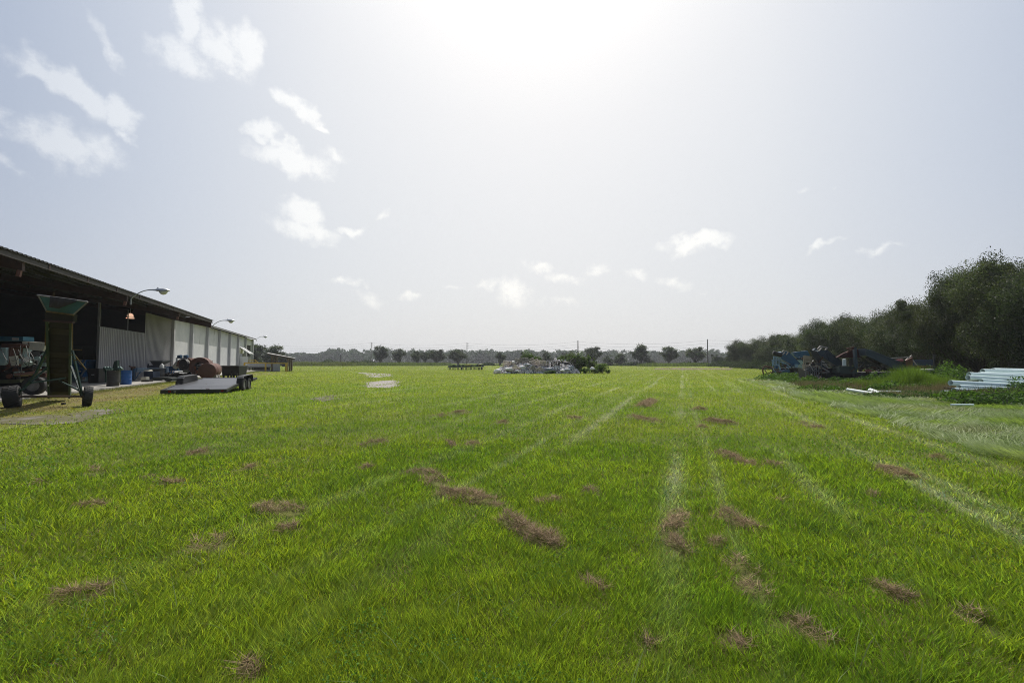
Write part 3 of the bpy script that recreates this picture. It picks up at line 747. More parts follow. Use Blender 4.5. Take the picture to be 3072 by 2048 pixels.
# lit high-bay lamp seen through the window gap
m, nt, out = nt_new('lit_reflector'); em = nt.nodes.new('ShaderNodeEmission'); em.inputs[0].default_value = (1, .62, .42, 1); em.inputs[1].default_value = .85; nt.links.new(em.outputs[0], out.inputs[0])
lp = P(391, 949, 40.5)
hl = thing('hanging_lamp', lp, 'lit pink-orange bay lamp hanging inside the dark window gap', 'hanging lamp')
MB().lathe(lp+Vector((0, 0, .28)), (0, 0, -1), [(0, .03), (.02, .12), (.10, .20), (.26, .23), (.32, .23)], 20).build('reflector', m, hl, True)
MB().lathe(lp+Vector((0, 0, -.13)), (0, 0, -1), [(0, .3), (.05, .3)], 20).build('rim_ring', m, hl)
MB().tube(lp+Vector((0, 0, .28)), (lp.x, lp.y, zr(sB(lp.x, lp.y))-.05), .02).build('stem', galv, hl)

# ================================================================== loading dock, rails and lean-to
Yd = 76
dk = thing('loading_dock', P(790, 1112, Yd), 'grey steel loading ramp with dark gaps below it beside the warehouse', 'loading dock')
def z_(py, Y): return P(1536, py, Y).z
mb = MB().hull4([P(744, 1089.5, Yd+1), P(818, 1089.5, Yd+1), P(818, 1100.5, Yd+1), P(744, 1100.5, Yd+1)], 1.6, (.1, 1, 0)); mb.build('deck_side', bagg, dk)
mb = MB().hull4([P(818.3, 1091, Yd), P(835, 1091, Yd), P(835, 1112, Yd), P(818.3, 1112, Yd)], .5, (.1, 1, 0)); mb.build('end_panel', pmat('pale_panel', (.35, .36, .38), (.28, .29, .31)), dk)
mb = MB()
for px in (748, 758, 770, 782, 792, 804, 814): mb.bar(P(px, 1101, Yd+1.2), P(px, 1111.5, Yd+1.2), .1)
mb.bar(P(737, 1101.5, Yd+.9), P(816, 1101.5, Yd+.9), .1); mb.bar(P(737, 1105.5, Yd+.9), P(816, 1105.5, Yd+.9), .08)
mb.box(P(786, 1106, Yd+2), (2.6, .6, .5)); mb.build('underframe_gap', dkmetal, dk)  # dark box behind the bars stands in for shade in the gaps
MB().box(P(777, 1112, Yd+1.5), (5.6, 3, .25)).build('ramp_slab', conc, dk)
yf = thing('guard_rail', P(797, 1113, Yd-.6), 'yellow painted guard rail on posts in front of the loading ramp', 'guard rail')
mb = MB().bar(P(732, 1088.4, Yd-.6), P(800, 1088.4, Yd-.6), .14, .16).bar(P(797, 1089.4, Yd-.7), P(864, 1089.4, Yd-.7), .14, .16); mb.build('rail', yelp, yf)
for px in (733.5, 797, 859): MB().bar(P(px, 1089.6, Yd-.6), P(px, 1114, Yd-.6), .2 if px < 850 else .26).build('post', yelp, yf)
hr = thing('handrail', P(760, 1100, Yd+7), 'small yellow tubular handrail on the dock steps', 'handrail')
mb = MB().path([P(746, 1087.5, Yd+7), P(746, 1080.2, Yd+7), P(767, 1079.8, Yd+7), P(774, 1087.5, Yd+7)], .05, 6).path([P(756, 1087.5, Yd+7), P(756, 1080.2, Yd+7)], .05, 6).path([P(766, 1079.8, Yd+7), P(766, 1087.5, Yd+7)], .05, 6).path([P(746, 1084, Yd+7), P(770, 1084, Yd+7)], .04, 6)
mb.build('tube_rail', yelp, hr); MB().box(P(760, 1097, Yd+7.2), (1.6, 1, 1.3)).build('step_block', conc, hr)
ln = thing('lean_to', P(845, 1112, Yd+1.5), 'open lean-to shelter with a single sloping tin roof on brown posts', 'shelter')
mb = MB().hull4([P(802, 1060.2, Yd+.2), P(886, 1075.6, Yd+.2), P(886, 1074.6, Yd+4.8), P(804, 1058.8, Yd+4.8)], .07, (0, 0, 1)); mb.build('roof', pmat('tin_roof', (.45, .43, .40), (.3, .28, .26), 2, .5, .3), ln)
mb = MB().bar(P(804, 1062.2, Yd+.5), P(884, 1077, Yd+.5), .08, .2); mb.build('roof_beam', wood, ln)
for px, Y in ((863.5, Yd), (870, Yd+2.3), (875.5, Yd+4.4)): MB().bar(P(px, 1074.5, Y), (P(px, 1100, Y).x, Y, 0), .2).build('post', pmat('brown_post', (.13, .085, .05), (.09, .06, .035)), ln)
for px, Y in ((816, Yd), (824, Yd+2.3), (831, Yd+4.4)): MB().bar(P(px, 1067, Y), (P(px, 1100, Y).x, Y, 0), .18).build('post', pmat('brown_post', (0, 0, 0)), ln)

# ================================================================== utility poles and wires
poles = []
def upole(px, ptop, Y, r, arms, label):
    t = P(px, ptop, Y); o = thing('utility_pole', (t.x, t.y, 0), label, 'utility pole', 'utility poles beyond the field')
    MB().tube((t.x, t.y, 0), t, r*1.25, r*.8, 8).build('pole', polem, o, True)
    for z in arms:
        MB().bar((t.x-.15, t.y, t.z-z), (t.x+.75, t.y, t.z-z), .1, .1).tube((t.x+.7, t.y, t.z-z), (t.x+.7, t.y, t.z-z+.3), .06, n=6).build('cross_arm', polem, o)
    if not arms: MB().lathe((t.x, t.y, t.z), (0, 0, 1), [(0, r*1.1), (.15, r*1.1), (.3, .05)], 8).build('cap', galv, o)
    return t
a1 = upole(793, 1033, 255, .17, (.8, 1.8), 'pole rising behind the trees beside the warehouse')
a2 = upole(1113.8, 1026.5, 250, .19, (.8, 1.9, 3.0), 'pole with short stacked cross-arms left of the oak row')
a3 = upole(1401, 1027, 235, .18, (.8, 1.9, 3.0), 'pole behind the green harrow')
a4 = upole(1733.7, 1022.5, 205, .24, (), 'bare pole just right of the rubbish heap')
a5 = upole(2122, 1018.5, 190, .23, (), 'bare pole at the right of the oak row')
a6 = upole(1021.5, 1062, 200, .17, (), 'short pole with a lamp on the far left field edge')
ws = [Vector((-330, 300, 13)), a1, a2, a3, a4, a5, Vector((180, 170, 13))]
for j, dz in enumerate((-.3, -1.6, -2.7)):
    for k_ in range(0):
        pass
    mb = MB()
    for a, b in zip(ws[:-1], ws[1:]):
        pts = []
        for i in range(13):
            u = i/12; p = a.lerp(b, u); p.z += dz-4*1.4*u*(1-u); pts.append(p)
        mb.path(pts, .028, 4, False)
    tag(mb.build('power_line', pmat('grey_cable', (.2, .2, .2), (.2, .2, .2))), ['topmost power line strung between the far poles', 'middle power line strung between the far poles', 'lowest power line strung between the far poles'][j], 'power line', 'power lines')

# ================================================================== green mobile elevator
Yw = 15.95
el_ = thing('mobile_elevator', (P(150, 1200, Yw).x, Yw, 0), 'dark green wheeled elevator with a teal hopper mouth and tall belt trough', 'conveyor')
wl = Vector((P(36, 1200, 15.8).x, 15.8, .36)); wr = Vector((P(263, 1200, 16.15).x, 16.15, .345)); axd = (wr-wl).normalized()
wheel(el_, wl, (.78, .62, .12), .39, .40); wheel(el_, wr, (.70, .72, -.06), .345, .25)
MB().tube(wl, wr, .035, n=8).build('axle', pmat('brown_axle', (.13, .085, .06), (.09, .06, .045)), el_, True)
# trough: back boards seen from below, leaning up towards the camera
bl, br = P(148, 1187, 18.6), P(210, 1187, 18.9); tl_, tr_ = P(143, 942, 14.4), P(214, 948, 14.6)
nrm = (br-bl).cross(tl_-bl).normalized()
if nrm.y > 0: nrm = -nrm
NB = 15
tboard = pmat('dark_trough_wood', (.012, .010, .008), (.008, .007, .006), 7, .85, 0, .5)
for i in range(NB):
    a, b = i/NB, (i+.965)/NB
    MB().hull4([bl.lerp(tl_, a), br.lerp(tr_, a), br.lerp(tr_, b), bl.lerp(tl_, b)], .025+.008*(i % 3), -nrm).build('trough_board', tboard if i % 4 else dkmetal, el_)
mb = MB()
for p, q in ((bl, tl_), (br, tr_)):
    mb.bar(p+nrm*.02, q+nrm*.02, .06, .2, up=nrm)
mb.build('trough_side', greenp, el_)
MB().bar(P(137, 1035, 15.6), P(139, 958, 14.7), .05, .04).bar(P(217, 960, 14.6), P(217, 1045, 15.9), .035).bar(P(150, 953, 14.4), P(212, 958, 14.5), .03).build('guide_strip', dirtyel, el_)
for k in range(12):
    a = P(145.5, 968+k*17, 14.7+k*.27); MB().box(a, (.03, .02, .11 if k % 2 else .06)).build('chain_link', whitepl, el_)
# head box and hopper
MB().hull4([P(135, 934, 14.0), P(222, 944, 14.1), P(220, 966, 14.2), P(136, 962, 14.1)], .12, (0, 1, .1)).build('head_box', pmat('drab_head_box', (.016, .013, .008), (.01, .008, .006), 5, .8, 0, .2, RUST, .3), el_)
MB().bar(P(141, 934, 13.95), P(221, 944.5, 14.05), .05, .05).build('head_lip', dirtyel, el_)
MB().bar(P(133, 962, 14.1), P(221, 967, 14.2), .1, .06).build('head_beam', steelred, el_)
Yh = 13.7
TL, TR, BR_, BL_ = P(115, 885.5, Yh), P(263, 905.5, Yh+.3), P(222, 942, 14.05), P(140, 932, 13.95)
TL2, TR2 = P(122, 889, Yh+1.5), P(262, 905, Yh+1.8); BL2, BR2 = P(142, 933, 14.6), P(220, 942, 14.7)
hp = MB(); hp.hull4([TL2, TR2, BR2, BL2], .02, (0, 1, 0)).hull4([TL, TL2, BL2, BL_], .02, (-1, 0, 0)).hull4([TR, BR_, BR2, TR2], .02, (1, 0, 0))
hp.build('hopper', hopperm, el_)
hf = MB().hull4([TL.lerp(BL_, .06), TR.lerp(BR_, .06), BR_, BL_], .018, (0, 1, 0)); hf.build('hopper_front', hopperm, el_)
MB().tube(TL+Vector((-.03, 0, 0)), TR, .028, n=8).tube(TR, BR_, .022, n=8).tube(TL, BL_, .022, n=8).build('hopper_rim', pmat('scuffed_rim', (.22, .21, .20), (.1, .1, .1)), el_)
r0, r1 = TL.lerp(TR, .26), TL.lerp(TR, .80)
rag = MB(); n_ = 14
top = [r0.lerp(r1, i/n_)+Vector((0, -.035, .02)) for i in range(n_+1)]
bot = []
for i in range(n_+1):
    u = i/n_; dpt = .34 if u < .35 else .34-(u-.35)*.42
    bot.append(top[i]+Vector((.01*math.sin(i*1.7), -.02-.012*math.sin(i*2.1), -dpt)))
vs = top+bot+[p+Vector((0, .3, -.02)) for p in top]
rag.add(vs, [(i, i+1, n_+2+i, n_+1+i) for i in range(n_)]+[(i+1, i, 2*n_+2+i, 2*n_+3+i) for i in range(n_)]); ro = rag.build('rag', clothm, None, True)
so_ = ro.modifiers.new('thick', 'SOLIDIFY'); so_.thickness = .012
tag(ro, 'dark cloth hanging over the lip of the teal hopper', 'cloth')
# frame
fr = MB()
B2 = lambda a, b, w=.06, h=.05: fr.bar(a, b, w, h)
B2(P(56, 1180, 15.85), P(108, 1120, 15.9), .05); B2(P(108, 1120, 15.9), P(143, 1047, 15.95), .075, .05); B2(P(66, 1170, 15.8), P(142, 1102, 16.4), .06)
B2(P(217, 1049, 15.9), P(248, 1190, 16.15), .06); B2(P(213, 1097, 16.4), P(240, 1172, 16.15), .05); B2(P(93, 1148, 15.9), P(198, 1133, 16.9), .055)
B2(P(178, 1142, 16.9), P(237, 1170, 16.2), .04); B2(P(238, 1168, 16.2), P(247, 1192, 16.15), .05); B2(P(62, 1168, 15.8), P(40, 1178, 15.9), .06)
fr.build('frame', greenp, el_)
MB().bar(P(217, 1048.5, 15.8), P(245, 1050, 15.3), .03).bar(P(222, 1079, 15.8), P(244, 1080, 15.4), .025).bar(P(207, 1064, 15.9), P(218, 1064.5, 15.8), .025).bar(P(222, 1062, 16.0), P(258, 1107, 16.6), .03).build('lever', dirtyel, el_)
bx = MB().box(G(191, 1213)+Vector((0, 0, .03)), (.1, .1, .07), .3); tag(bx.build('wood_offcut', blackp), 'small black block lying on dry grass under the elevator', 'block')

# ================================================================== pale teal harvester under the roof
Yt = 20.3
hv = thing('harvester', (P(60, 1180, Yt).x, Yt, .1), 'faded pale teal harvester with rusty panels, hoses and a cream tray', 'harvester')
def slab(pts, Y, th, name, mat, parent=hv, bevel=0):
    return MB().hull4([P(x, y, Y if len(q_) == 0 else q_[0]) for (x, y, *q_) in pts], th, (0, 1, 0)).build(name, mat, parent, bevel=bevel)
slab([(-60, 1007), (69, 1009.5), (69, 1022), (-60, 1023)], Yt+.8, .5, 'top_beam', pmat('dull_teal_beam', (.03, .16, .22), (.03, .12, .16), 3, .6, 0, .1, RUST, .15))
slab([(36, 1012), (56, 1013), (56, 1021), (36, 1020.5)], Yt+.77, .02, 'rust_patch', cream)
slab([(-60, 1042), (18, 1042), (18, 1090), (12, 1095), (-60, 1096)], Yt-.6, 1.1, 'side_panel', tealp, bevel=.02)
slab([(67, 1024), (139, 1028), (139, 1036), (135, 1036), (129, 1053), (88, 1049), (82, 1033), (67, 1031)], Yt-.3, .5, 'tray', cream)
slab([(5, 1030), (68, 1033), (68, 1040), (5, 1042)], Yt-.4, .9, 'rusty_beam', rusty)
slab([(19, 1044), (33, 1042), (31, 1060), (26, 1100), (18, 1098)], Yt-.5, .5, 'rusty_guard', rusty)
slab([(27, 1069), (47, 1067), (48, 1096), (34, 1097)], Yt-.8, .12, 'cover_plate', cream)
slab([(47, 1076), (72, 1086), (70, 1094), (47, 1086)], Yt-.4, .4, 'lower_rail', tealp)
slab([(95, 1066), (115, 1063), (112, 1082), (95, 1082)], Yt+.4, .4, 'tank_box', pmat('grey_box_paint', (.16, .18, .20), (.1, .12, .13)))
slab([(118, 1078), (141, 1076), (141, 1090), (114, 1092)], Yt, .5, 'pump_panel', tealp)
slab([(126, 1078), (134, 1077), (134, 1088), (127, 1088)], Yt-.05, .03, 'blue_tag', bluep)
slab([(0, 1150), (60, 1147), (60, 1138), (0, 1139)], Yt-.2, .6, 'chassis', pmat('olive_chassis', (.13, .14, .07), (.08, .09, .05)))
slab([(40, 1120), (108, 1113), (110, 1118), (44, 1125)], Yt-.5, .3, 'axle_beam', pmat('faded_red_beam', (.32, .18, .15), (.2, .11, .1)))
slab([(40, 1120), (64, 1117), (62, 1128), (44, 1130)], Yt-.3, .5, 'gear_cover', dirtyel)
slab([(108, 1112), (140, 1111), (140, 1115), (108, 1116)], Yt-.4, .2, 'step_rail', cream)
slab([(128, 1155), (141, 1160), (141, 1176), (134, 1170)], Yt, .1, 'slatted_step', galv)
ir = random.Random(5)
for k in range(46):
    px, py = ir.uniform(22, 142), ir.uniform(1046, 1135); Y = Yt+ir.uniform(-.3, .9)
    c = P(px, py, Y); t_ = ir.choice((0, 1, 2)); mbx = MB(); jj = ir.randrange(3)
    if t_ == 0: mbx.box(c, (ir.uniform(.08, .3), ir.uniform(.1, .3), ir.uniform(.06, .25)), ir.uniform(-.5, .5))
    elif t_ == 1: mbx.lathe(c, (ir.uniform(-1, 1), -1, ir.uniform(-.3, .3)), [(-.08, .03), (-.08, ir.uniform(.05, .11)), (.08, .1), (.08, .03)], 12)
    else: mbx.bar(c, c+Vector((ir.uniform(-.8, .8), ir.uniform(-.3, .3), ir.uniform(-.5, .5))), .05)
    mbx.build(('gearbox', 'linkage', 'fitting')[jj], (dkmetal, rusty, tealp)[jj], hv)
MB().box(P(60, 1110, Yt+1.2), (2.4, .8, 1.5)).build('engine_block', blackp, hv)
MB().lathe(P(82, 1078, Yt-.5), (.1, -1, 0), [(-.05, .02), (-.05, .11), (.05, .11), (.05, .02)], 16).build('pulley', whitepl, hv, True)
for k in range(11):
    x0, y0 = ir.uniform(2, 90), ir.uniform(1035, 1062); x1, y1 = x0+ir.uniform(-10, 55), ir.uniform(1078, 1122); sag = ir.uniform(8, 34)
    pts = [P(x0+(x1-x0)*u+6*math.sin(u*5+k), y0+(y1-y0)*u+sag*math.sin(u*math.pi), Yt-.75-.15*math.sin(u*3)) for u in [i/10 for i in range(11)]]
    MB().path(pts, ir.choice((.012, .016)), 6).build('hose', ir.choice((hosem, blackp, hosem)), hv, True)
wheel(hv, Vector((P(103, 1160, Yt-.3).x, Yt-.3, .1+.42)), (.35, -1, 0), .42, .3, .24, tread=False)
wheel(hv, Vector((P(-40, 1160, Yt-.3).x, Yt-.3, .1+.42)), (.35, -1, 0), .42, .3, .24, tread=False)
pl = MB().box(P(2, 1198, 17.4)+Vector((0, 0, 0)), (.5, .1, .06), -.2)

# ================================================================== things inside / in front of the shed
def at_s(px, s, z=.1):
    t = (px-1000)/(F*1.0744)*-1; Y = s/t
    return Vector((P(px, 1100, Y).x, Y, z))
# blue scrap hopper
Yb = 33
sc = thing('scrap_skip', P(240, 1146, Yb), 'bright blue tipping skip with splayed sides under the roof', 'skip')
slab([(214, 1078), (256, 1079), (250, 1131), (216, 1127)], Yb, 1.5, 'skip_body', bluebr, sc)
slab([(256, 1083), (268, 1083), (262, 1110), (252, 1118)], Yb+.1, 1.2, 'side_wing', bluep, sc)
MB().bar(P(225, 1079, Yb-.1), P(258, 1107, Yb-.1), .07).bar(P(257, 1107, Yb-.1), P(241, 1130, Yb-.1), .14, .05).bar(P(257, 1079, Yb-.1), P(243, 1104, Yb-.1), .05).build('side_brace', pmat('grey_blue_brace', (.2, .24, .28), (.12, .14, .16)), sc)
slab([(216, 1130), (251, 1131), (248, 1144), (218, 1144)], Yb-.2, .8, 'base_plate', tealp, sc)
slab([(212, 1109), (240, 1111), (240, 1116), (212, 1114)], Yb-.15, .1, 'pocket', cream, sc)
cb = thing('storage_cabinet', P(252, 1145, 38), 'tall dark green cabinet at the back of the open bay', 'cabinet')
slab([(212, 1036), (283, 1037), (283, 1142), (212, 1142)], 38, 1.2, 'carcass', pmat('dark_cabinet_green', (.025, .045, .042), (.02, .035, .032)), cb)
slab([(214, 1038), (247, 1038.5), (247, 1140), (214, 1140)], 37.95, .04, 'door', pmat('dark_cabinet_green', (0, 0, 0)), cb)
slab([(248.5, 1038), (281.5, 1038.5), (281.5, 1140), (248.5, 1140)], 37.95, .04, 'door', pmat('dark_cabinet_green', (0, 0, 0)), cb)
bn = thing('plastic_bin', at_s(294, 15.3), 'black tapered plastic bin with a small white label beside the corrugated wall', 'bin')
c = bn.location
MB().add([c+Vector(v) for v in ((-.34, -.3, 0), (.34, -.3, 0), (.34, .3, 0), (-.34, .3, 0), (-.42, -.38, .95), (.42, -.38, .95), (.42, .38, .95), (-.42, .38, .95))], [(0, 1, 5, 4), (1, 2, 6, 5), (2, 3, 7, 6), (3, 0, 4, 7), (3, 2, 1, 0), (4, 5, 6, 7)]).build('body', blackp, bn, bevel=.03)
MB().box(c+Vector((0, 0, .98)), (.92, .84, .06)).build('lid', blackp, bn, bevel=.02)
MB().box(c+Vector((.02, -.395, .58)), (.2, .02, .07)).build('label', whitepl, bn)
def drum(px, s, label, mat, hh=.9, r=.29, lab=False, z=.1):
    p = at_s(px, s, z); o = thing('steel_drum', p, label, 'drum')
    pr = [(0, r*.96), (.02, r), (hh*.32, r), (hh*.335, r*1.04), (hh*.36, r*1.04), (hh*.375, r), (hh*.64, r), (hh*.655, r*1.04), (hh*.68, r*1.04), (hh*.695, r), (hh-.02, r), (hh, r*1.03), (hh, r*.97), (hh-.03, r*.95)]
    MB().lathe(p, (0, 0, 1), pr, 36).build('barrel', mat, o, True)
    MB().tube(p+Vector((.12, 0, hh-.03)), p+Vector((.12, 0, hh+.01)), .03, n=10).build('bung', galv, o)
    if lab: MB().lathe(p, (0, 0, 1), [(hh*.47, r*1.003), (hh*.56, r*1.003)], 36, False)
    return o, p
o, p = drum(341, 12.42, 'dark grey steel drum with a small orange label at the apron edge', pmat('charcoal_drum_paint', (.035, .036, .038), (.025, .025, .025), 5, .45, .1, .1, RUST, .12), .93, .30)
dv = Vector((-p.x, -p.y, 0)).normalized(); sd = Vector((-dv.y, dv.x, 0)) 
MB().box(p+dv*.302+sd*(-.13)*-1*0+Vector((-.10, 0, .5))*1.0, (.16, .02, .05), math.atan2(dv.y, dv.x)+math.pi/2).build('label', orangem, o)
drum(379.5, 12.62, 'bright blue steel drum beside the dark grey drum', bluedr, .92, .30)
# green implement behind the drums
Yg = 28.4
gi = thing('toolbar_implement', P(325, 1150, Yg), 'green tractor toolbar with an upright tapered plate behind the drums', 'farm implement')
slab([(335, 1112), (343, 1083), (352, 1081), (351, 1116), (336, 1120)], Yg, .16, 'mast_plate', greenp, gi)
MB().bar(P(312, 1105, Yg), P(368, 1105, Yg), .12, .1).bar(P(312, 1111, Yg+.2), P(368, 1109, Yg+.2), .08).build('crossbar', greenp, gi)
for px in (318, 326, 334, 358, 364): MB().tube(P(px-4, 1101, Yg-.2), P(px+3, 1108, Yg-.3), .06, n=10).build('cylinder', pmat('green_grey_ram', (.16, .25, .22), (.1, .17, .15)), gi, True)
for a_ in (318, 360): MB().bar(P(a_, 1105, Yg+.1), P(a_, 1146, Yg+.1), .08).build('stand', greenp, gi)
# long blue frame
bf = thing('blue_conveyor', at_s(430, 14.9), 'long low blue belt frame lying along the corrugated wall', 'conveyor frame')
def pt(px, py, s): return P(px, py, at_s(px, s).y)
MB().hull4([pt(408, 1103, 14.9), pt(506, 1099, 14.9), pt(506, 1109, 14.9), pt(408, 1116, 14.9)], .12, (0, 1, 0)).build('side_beam', bluep, bf)
MB().hull4([pt(412, 1105, 14.8), pt(500, 1101, 14.8), pt(500, 1103, 14.8), pt(412, 1108, 14.8)], .05, (0, 1, 0)).build('top_flange', pmat('light_blue_flange', (.06, .17, .30), (.04, .12, .22), 3, .5), bf)
for px in (403, 440, 500): MB().bar(pt(px, 1105, 14.9), Vector((*pt(px, 1105, 14.9).xy, .1)), .12).build('leg', bluep, bf)
MB().bar(pt(406, 1137, 14.7), pt(422, 1115, 14.7), .06).build('brace', bluep, bf)
MB().bar(pt(388, 1098, 14.8), pt(402, 1103, 14.8), .08).bar(pt(399, 1105, 14.7), pt(406, 1099, 14.7), .05).build('roller_arm', rusty, bf)
slab([(392, 1098), (398, 1100), (398, 1138), (392, 1138)], at_s(395, 15.1).y, .3, 'end_plate', blackp, bf)
b2 = thing('blue_conveyor', at_s(550, 15.0), 'blue braced conveyor end frame near the rusty engine', 'conveyor frame')
Y2 = at_s(525, 14.2).y
slab([(501, 1100), (537, 1099), (534, 1112), (503, 1112)], Y2, .5, 'trough', bluep, b2)
MB().bar(P(508, 1112, Y2), P(513, 1121, Y2), .06).bar(P(519, 1121, Y2), P(523, 1112, Y2), .06).bar(P(515, 1112, Y2), P(515, 1121, Y2), .06).bar(P(502, 1100, Y2-.05), P(537, 1099, Y2-.05), .06).build('strut', bluebr, b2)
slab([(489, 1104), (500, 1101), (500, 1116), (487, 1121)], Y2-1, .3, 'pale_chute', pmat('grey_blue_chute', (.14, .2, .26), (.1, .14, .19)), b2)
MB().box(P(512, 1124, Y2+.4), (1.2, .6, .5)).build('skid', blackp, b2)
# navy crate, drum with hopper
cr = thing('machine_base', at_s(448, 13.4), 'dark blue steel box with a dirty cream top beside the black drum', 'machine box')
Yc = cr.location.y
slab([(431, 1114), (459, 1114), (459, 1136), (431, 1138)], Yc, .7, 'box', pmat('navy_steel', (.012, .03, .07), (.01, .02, .045)), cr)
MB().hull4([P(431, 1114, Yc), P(459, 1113.5, Yc), P(456, 1109, Yc+.7), P(434, 1109, Yc+.7)], .03, (0, 0, 1)).build('top', cream, cr)
hd = thing('feed_hopper', at_s(470, 13.3), 'navy square funnel hopper standing on a black drum base', 'hopper')
Yq = hd.location.y
TLq, TRq, BRq, BLq = P(450, 1082.5, Yq-.1), P(488.5, 1082, Yq-.1), P(478, 1096.5, Yq+.25), P(460, 1096.5, Yq+.25)
bk = Vector((0, 1.1, .04)); bk2 = Vector((0, .35, 0))
MB().add([TLq, TRq, BRq, BLq, TLq+bk, TRq+bk, BRq+bk2, BLq+bk2], [(0, 1, 2, 3), (5, 4, 7, 6), (4, 0, 3, 7), (1, 5, 6, 2)]).build('funnel', pmat('slate_blue_steel', (.05, .065, .09), (.035, .045, .065), 5, .45), hd)
MB().bar(TLq, TRq, .05).bar(TLq+bk, TRq+bk, .05).bar(TLq, TLq+bk, .05).bar(TRq, TRq+bk, .05).build('funnel_rim', pmat('slate_light', (.2, .21, .22), (.15, .16, .17)), hd)
slab([(441, 1096), (480, 1096.5), (480, 1103.5), (441, 1104)], Yq+.1, .6, 'neck_box', pmat('navy_steel', (0, 0, 0)), hd)
MB().bar(P(445.5, 1091, Yq+.2), P(445.5, 1097, Yq+.2), .09).build('stub_pipe', pmat('navy_steel', (0, 0, 0)), hd)
MB().lathe((P(470, 1100, Yq).x, Yq+.1, .32), (0, 0, 1), [(0, .46), (.25, .46), (.27, .48), (.3, .46), (.62, .46), (.68, .45)], 32).build('drum', blackp, hd, True)
MB().box((P(468, 1100, Yq).x, Yq+.1, .2), (1.6, 1.0, .28)).build('plinth', pmat('dark_green_black', (.012, .022, .018), (.01, .016, .013)), hd)
jug = thing('plastic_jug', P(485.5, 1103, Yq-.3), 'white plastic jug on the ledge beside the funnel', 'jug')
c = P(485.5, 1103.5, Yq-.3)
MB().lathe(c, (0, 0, 1), [(0, .13), (.02, .15), (.2, .15), (.27, .10), (.33, .05), (.37, .05)], 20).build('body', whitepl, jug, True)
MB().path([c+Vector((.05, -.1, .3)), c+Vector((.12, -.12, .27)), c+Vector((.15, -.1, .17))], .018, 6).build('handle', whitepl, jug, True)
MB().bar(c+Vector((-.1, 0, -.02)), c+Vector((.25, 0, -.02)), .3, .04).build('ledge_board', galv, jug)
lt = thing('low_trolley', at_s(475, 12.7), 'low black-green skid with a pale valve in front of the drum', 'skid')
Yl = lt.location.y
slab([(455, 1132), (500, 1132), (516, 1134), (516, 1142), (462, 1142)], Yl, .9, 'skid', pmat('dark_green_black', (0, 0, 0)), lt)
MB().box(P(489.5, 1142, Yl-.2), (.13, .12, .14)).build('valve', cream, lt)
ac = thing('cream_unit', at_s(430, 12.75), 'small cream metal unit on a dark block at the apron edge', 'box unit')
Ya = ac.location.y
slab([(421.5, 1131.5), (439, 1131), (439, 1139.5), (421.5, 1140)], Ya, .3, 'casing', cream, ac, .02)
slab([(424, 1139.7), (447, 1139.5), (447, 1144.5), (424, 1145)], Ya+.02, .4, 'block', pmat('brown_black_block', (.04, .03, .028), (.03, .025, .02)), ac)
# black tyre lying, orange loader-like machine
ty = thing('tractor_tyre', at_s(528, 13.2), 'large black lugged tractor tyre lying flat before the blue frame', 'tyre')
c = ty.location+Vector((0, 0, .22)); tm = MB()
tm.lathe(c, (0, 0, 1), [(-.2, .45), (-.22, .7), (-.15, .85), (.15, .85), (.22, .7), (.2, .45)], 32, True)
for k in range(20):
    a = k*math.pi/10; tm.box(c+Vector((math.cos(a)*.83, math.sin(a)*.83, .02)), (.16, .09, .42), a+.2)
tm.build('tread', rubber, ty, True)
Ye = 40.5
en = thing('rusty_boiler_unit', P(562, 1130, Ye), 'rust-red boiler unit with a wide ring flue, cream duct and blue motors', 'boiler')
c0 = P(600, 1099, Ye); ad = Vector((-.42, .9, 0)).normalized()
MB().lathe(c0, ad, [(-.25, .42), (-.25, .80), (1.7, .80), (1.7, .42)], 36, True).build('ring_drum', tankm, en, True)
MB().lathe(c0+ad*.25, ad, [(0, .3), (0, .42), (.05, .42), (.05, .3)], 28, True).build('inner_flange', dkmetal, en, True)
MB().lathe(P(573, 1090, Ye+1.0), (1, .3, 0), [(-.7, .48), (.8, .5)], 24).build('barrel', pmat('dull_red_barrel', (.20, .10, .07), (.12, .06, .045)), en, True)
MB().path([P(524, 1102, Ye-.3), P(534, 1093, Ye-.3), P(547, 1087, Ye-.2), P(566, 1084, Ye)], [.2, .3, .36, .4], 16).build('duct', cream, en, True)
MB().lathe(P(552, 1094, Ye-.6), (-.3, -1, .1), [(-.1, .2), (-.1, .5), (.1, .5), (.1, .2)], 24).build('fan_housing', dkmetal, en, True)
MB().lathe(P(559, 1105, Ye-.5), (.1, -.1, 1), [(-.35, .2), (-.33, .24), (.28, .24), (.33, .15)], 20).build('filter_can', pmat('drab_can', (.17, .16, .12), (.11, .10, .08)), en, True)
for px in (539.5, 558.5):
    MB().lathe(P(px, 1069.5, Ye-.2), (1, 0, .1), [(-.16, .05), (-.14, .15), (.14, .15), (.17, .06)], 18).build('motor', bluep, en, True)
MB().bar(P(528, 1074, Ye-.3), P(562, 1074, Ye-.3), .06).bar(P(529, 1074, Ye-.3), P(529, 1090, Ye-.3), .05).bar(P(532, 1076, Ye-.3), P(532, 1088, Ye-.3), .04).bar(P(539, 1067, Ye-.2), P(560, 1067, Ye-.2), .03).build('rail', pmat('blue_grey_rail', (.08, .11, .15), (.06, .08, .1)), en)
MB().path([P(560, 1072, Ye), P(572, 1080, Ye-.1), P(580, 1092, Ye-.2), P(577, 1110, Ye-.2)], .09, 8).path([P(566, 1090, Ye-.3), P(572, 1104, Ye-.5), P(575, 1118, Ye-.4)], .05, 8).build('pipe', rusty, en, True)
fx = MB()
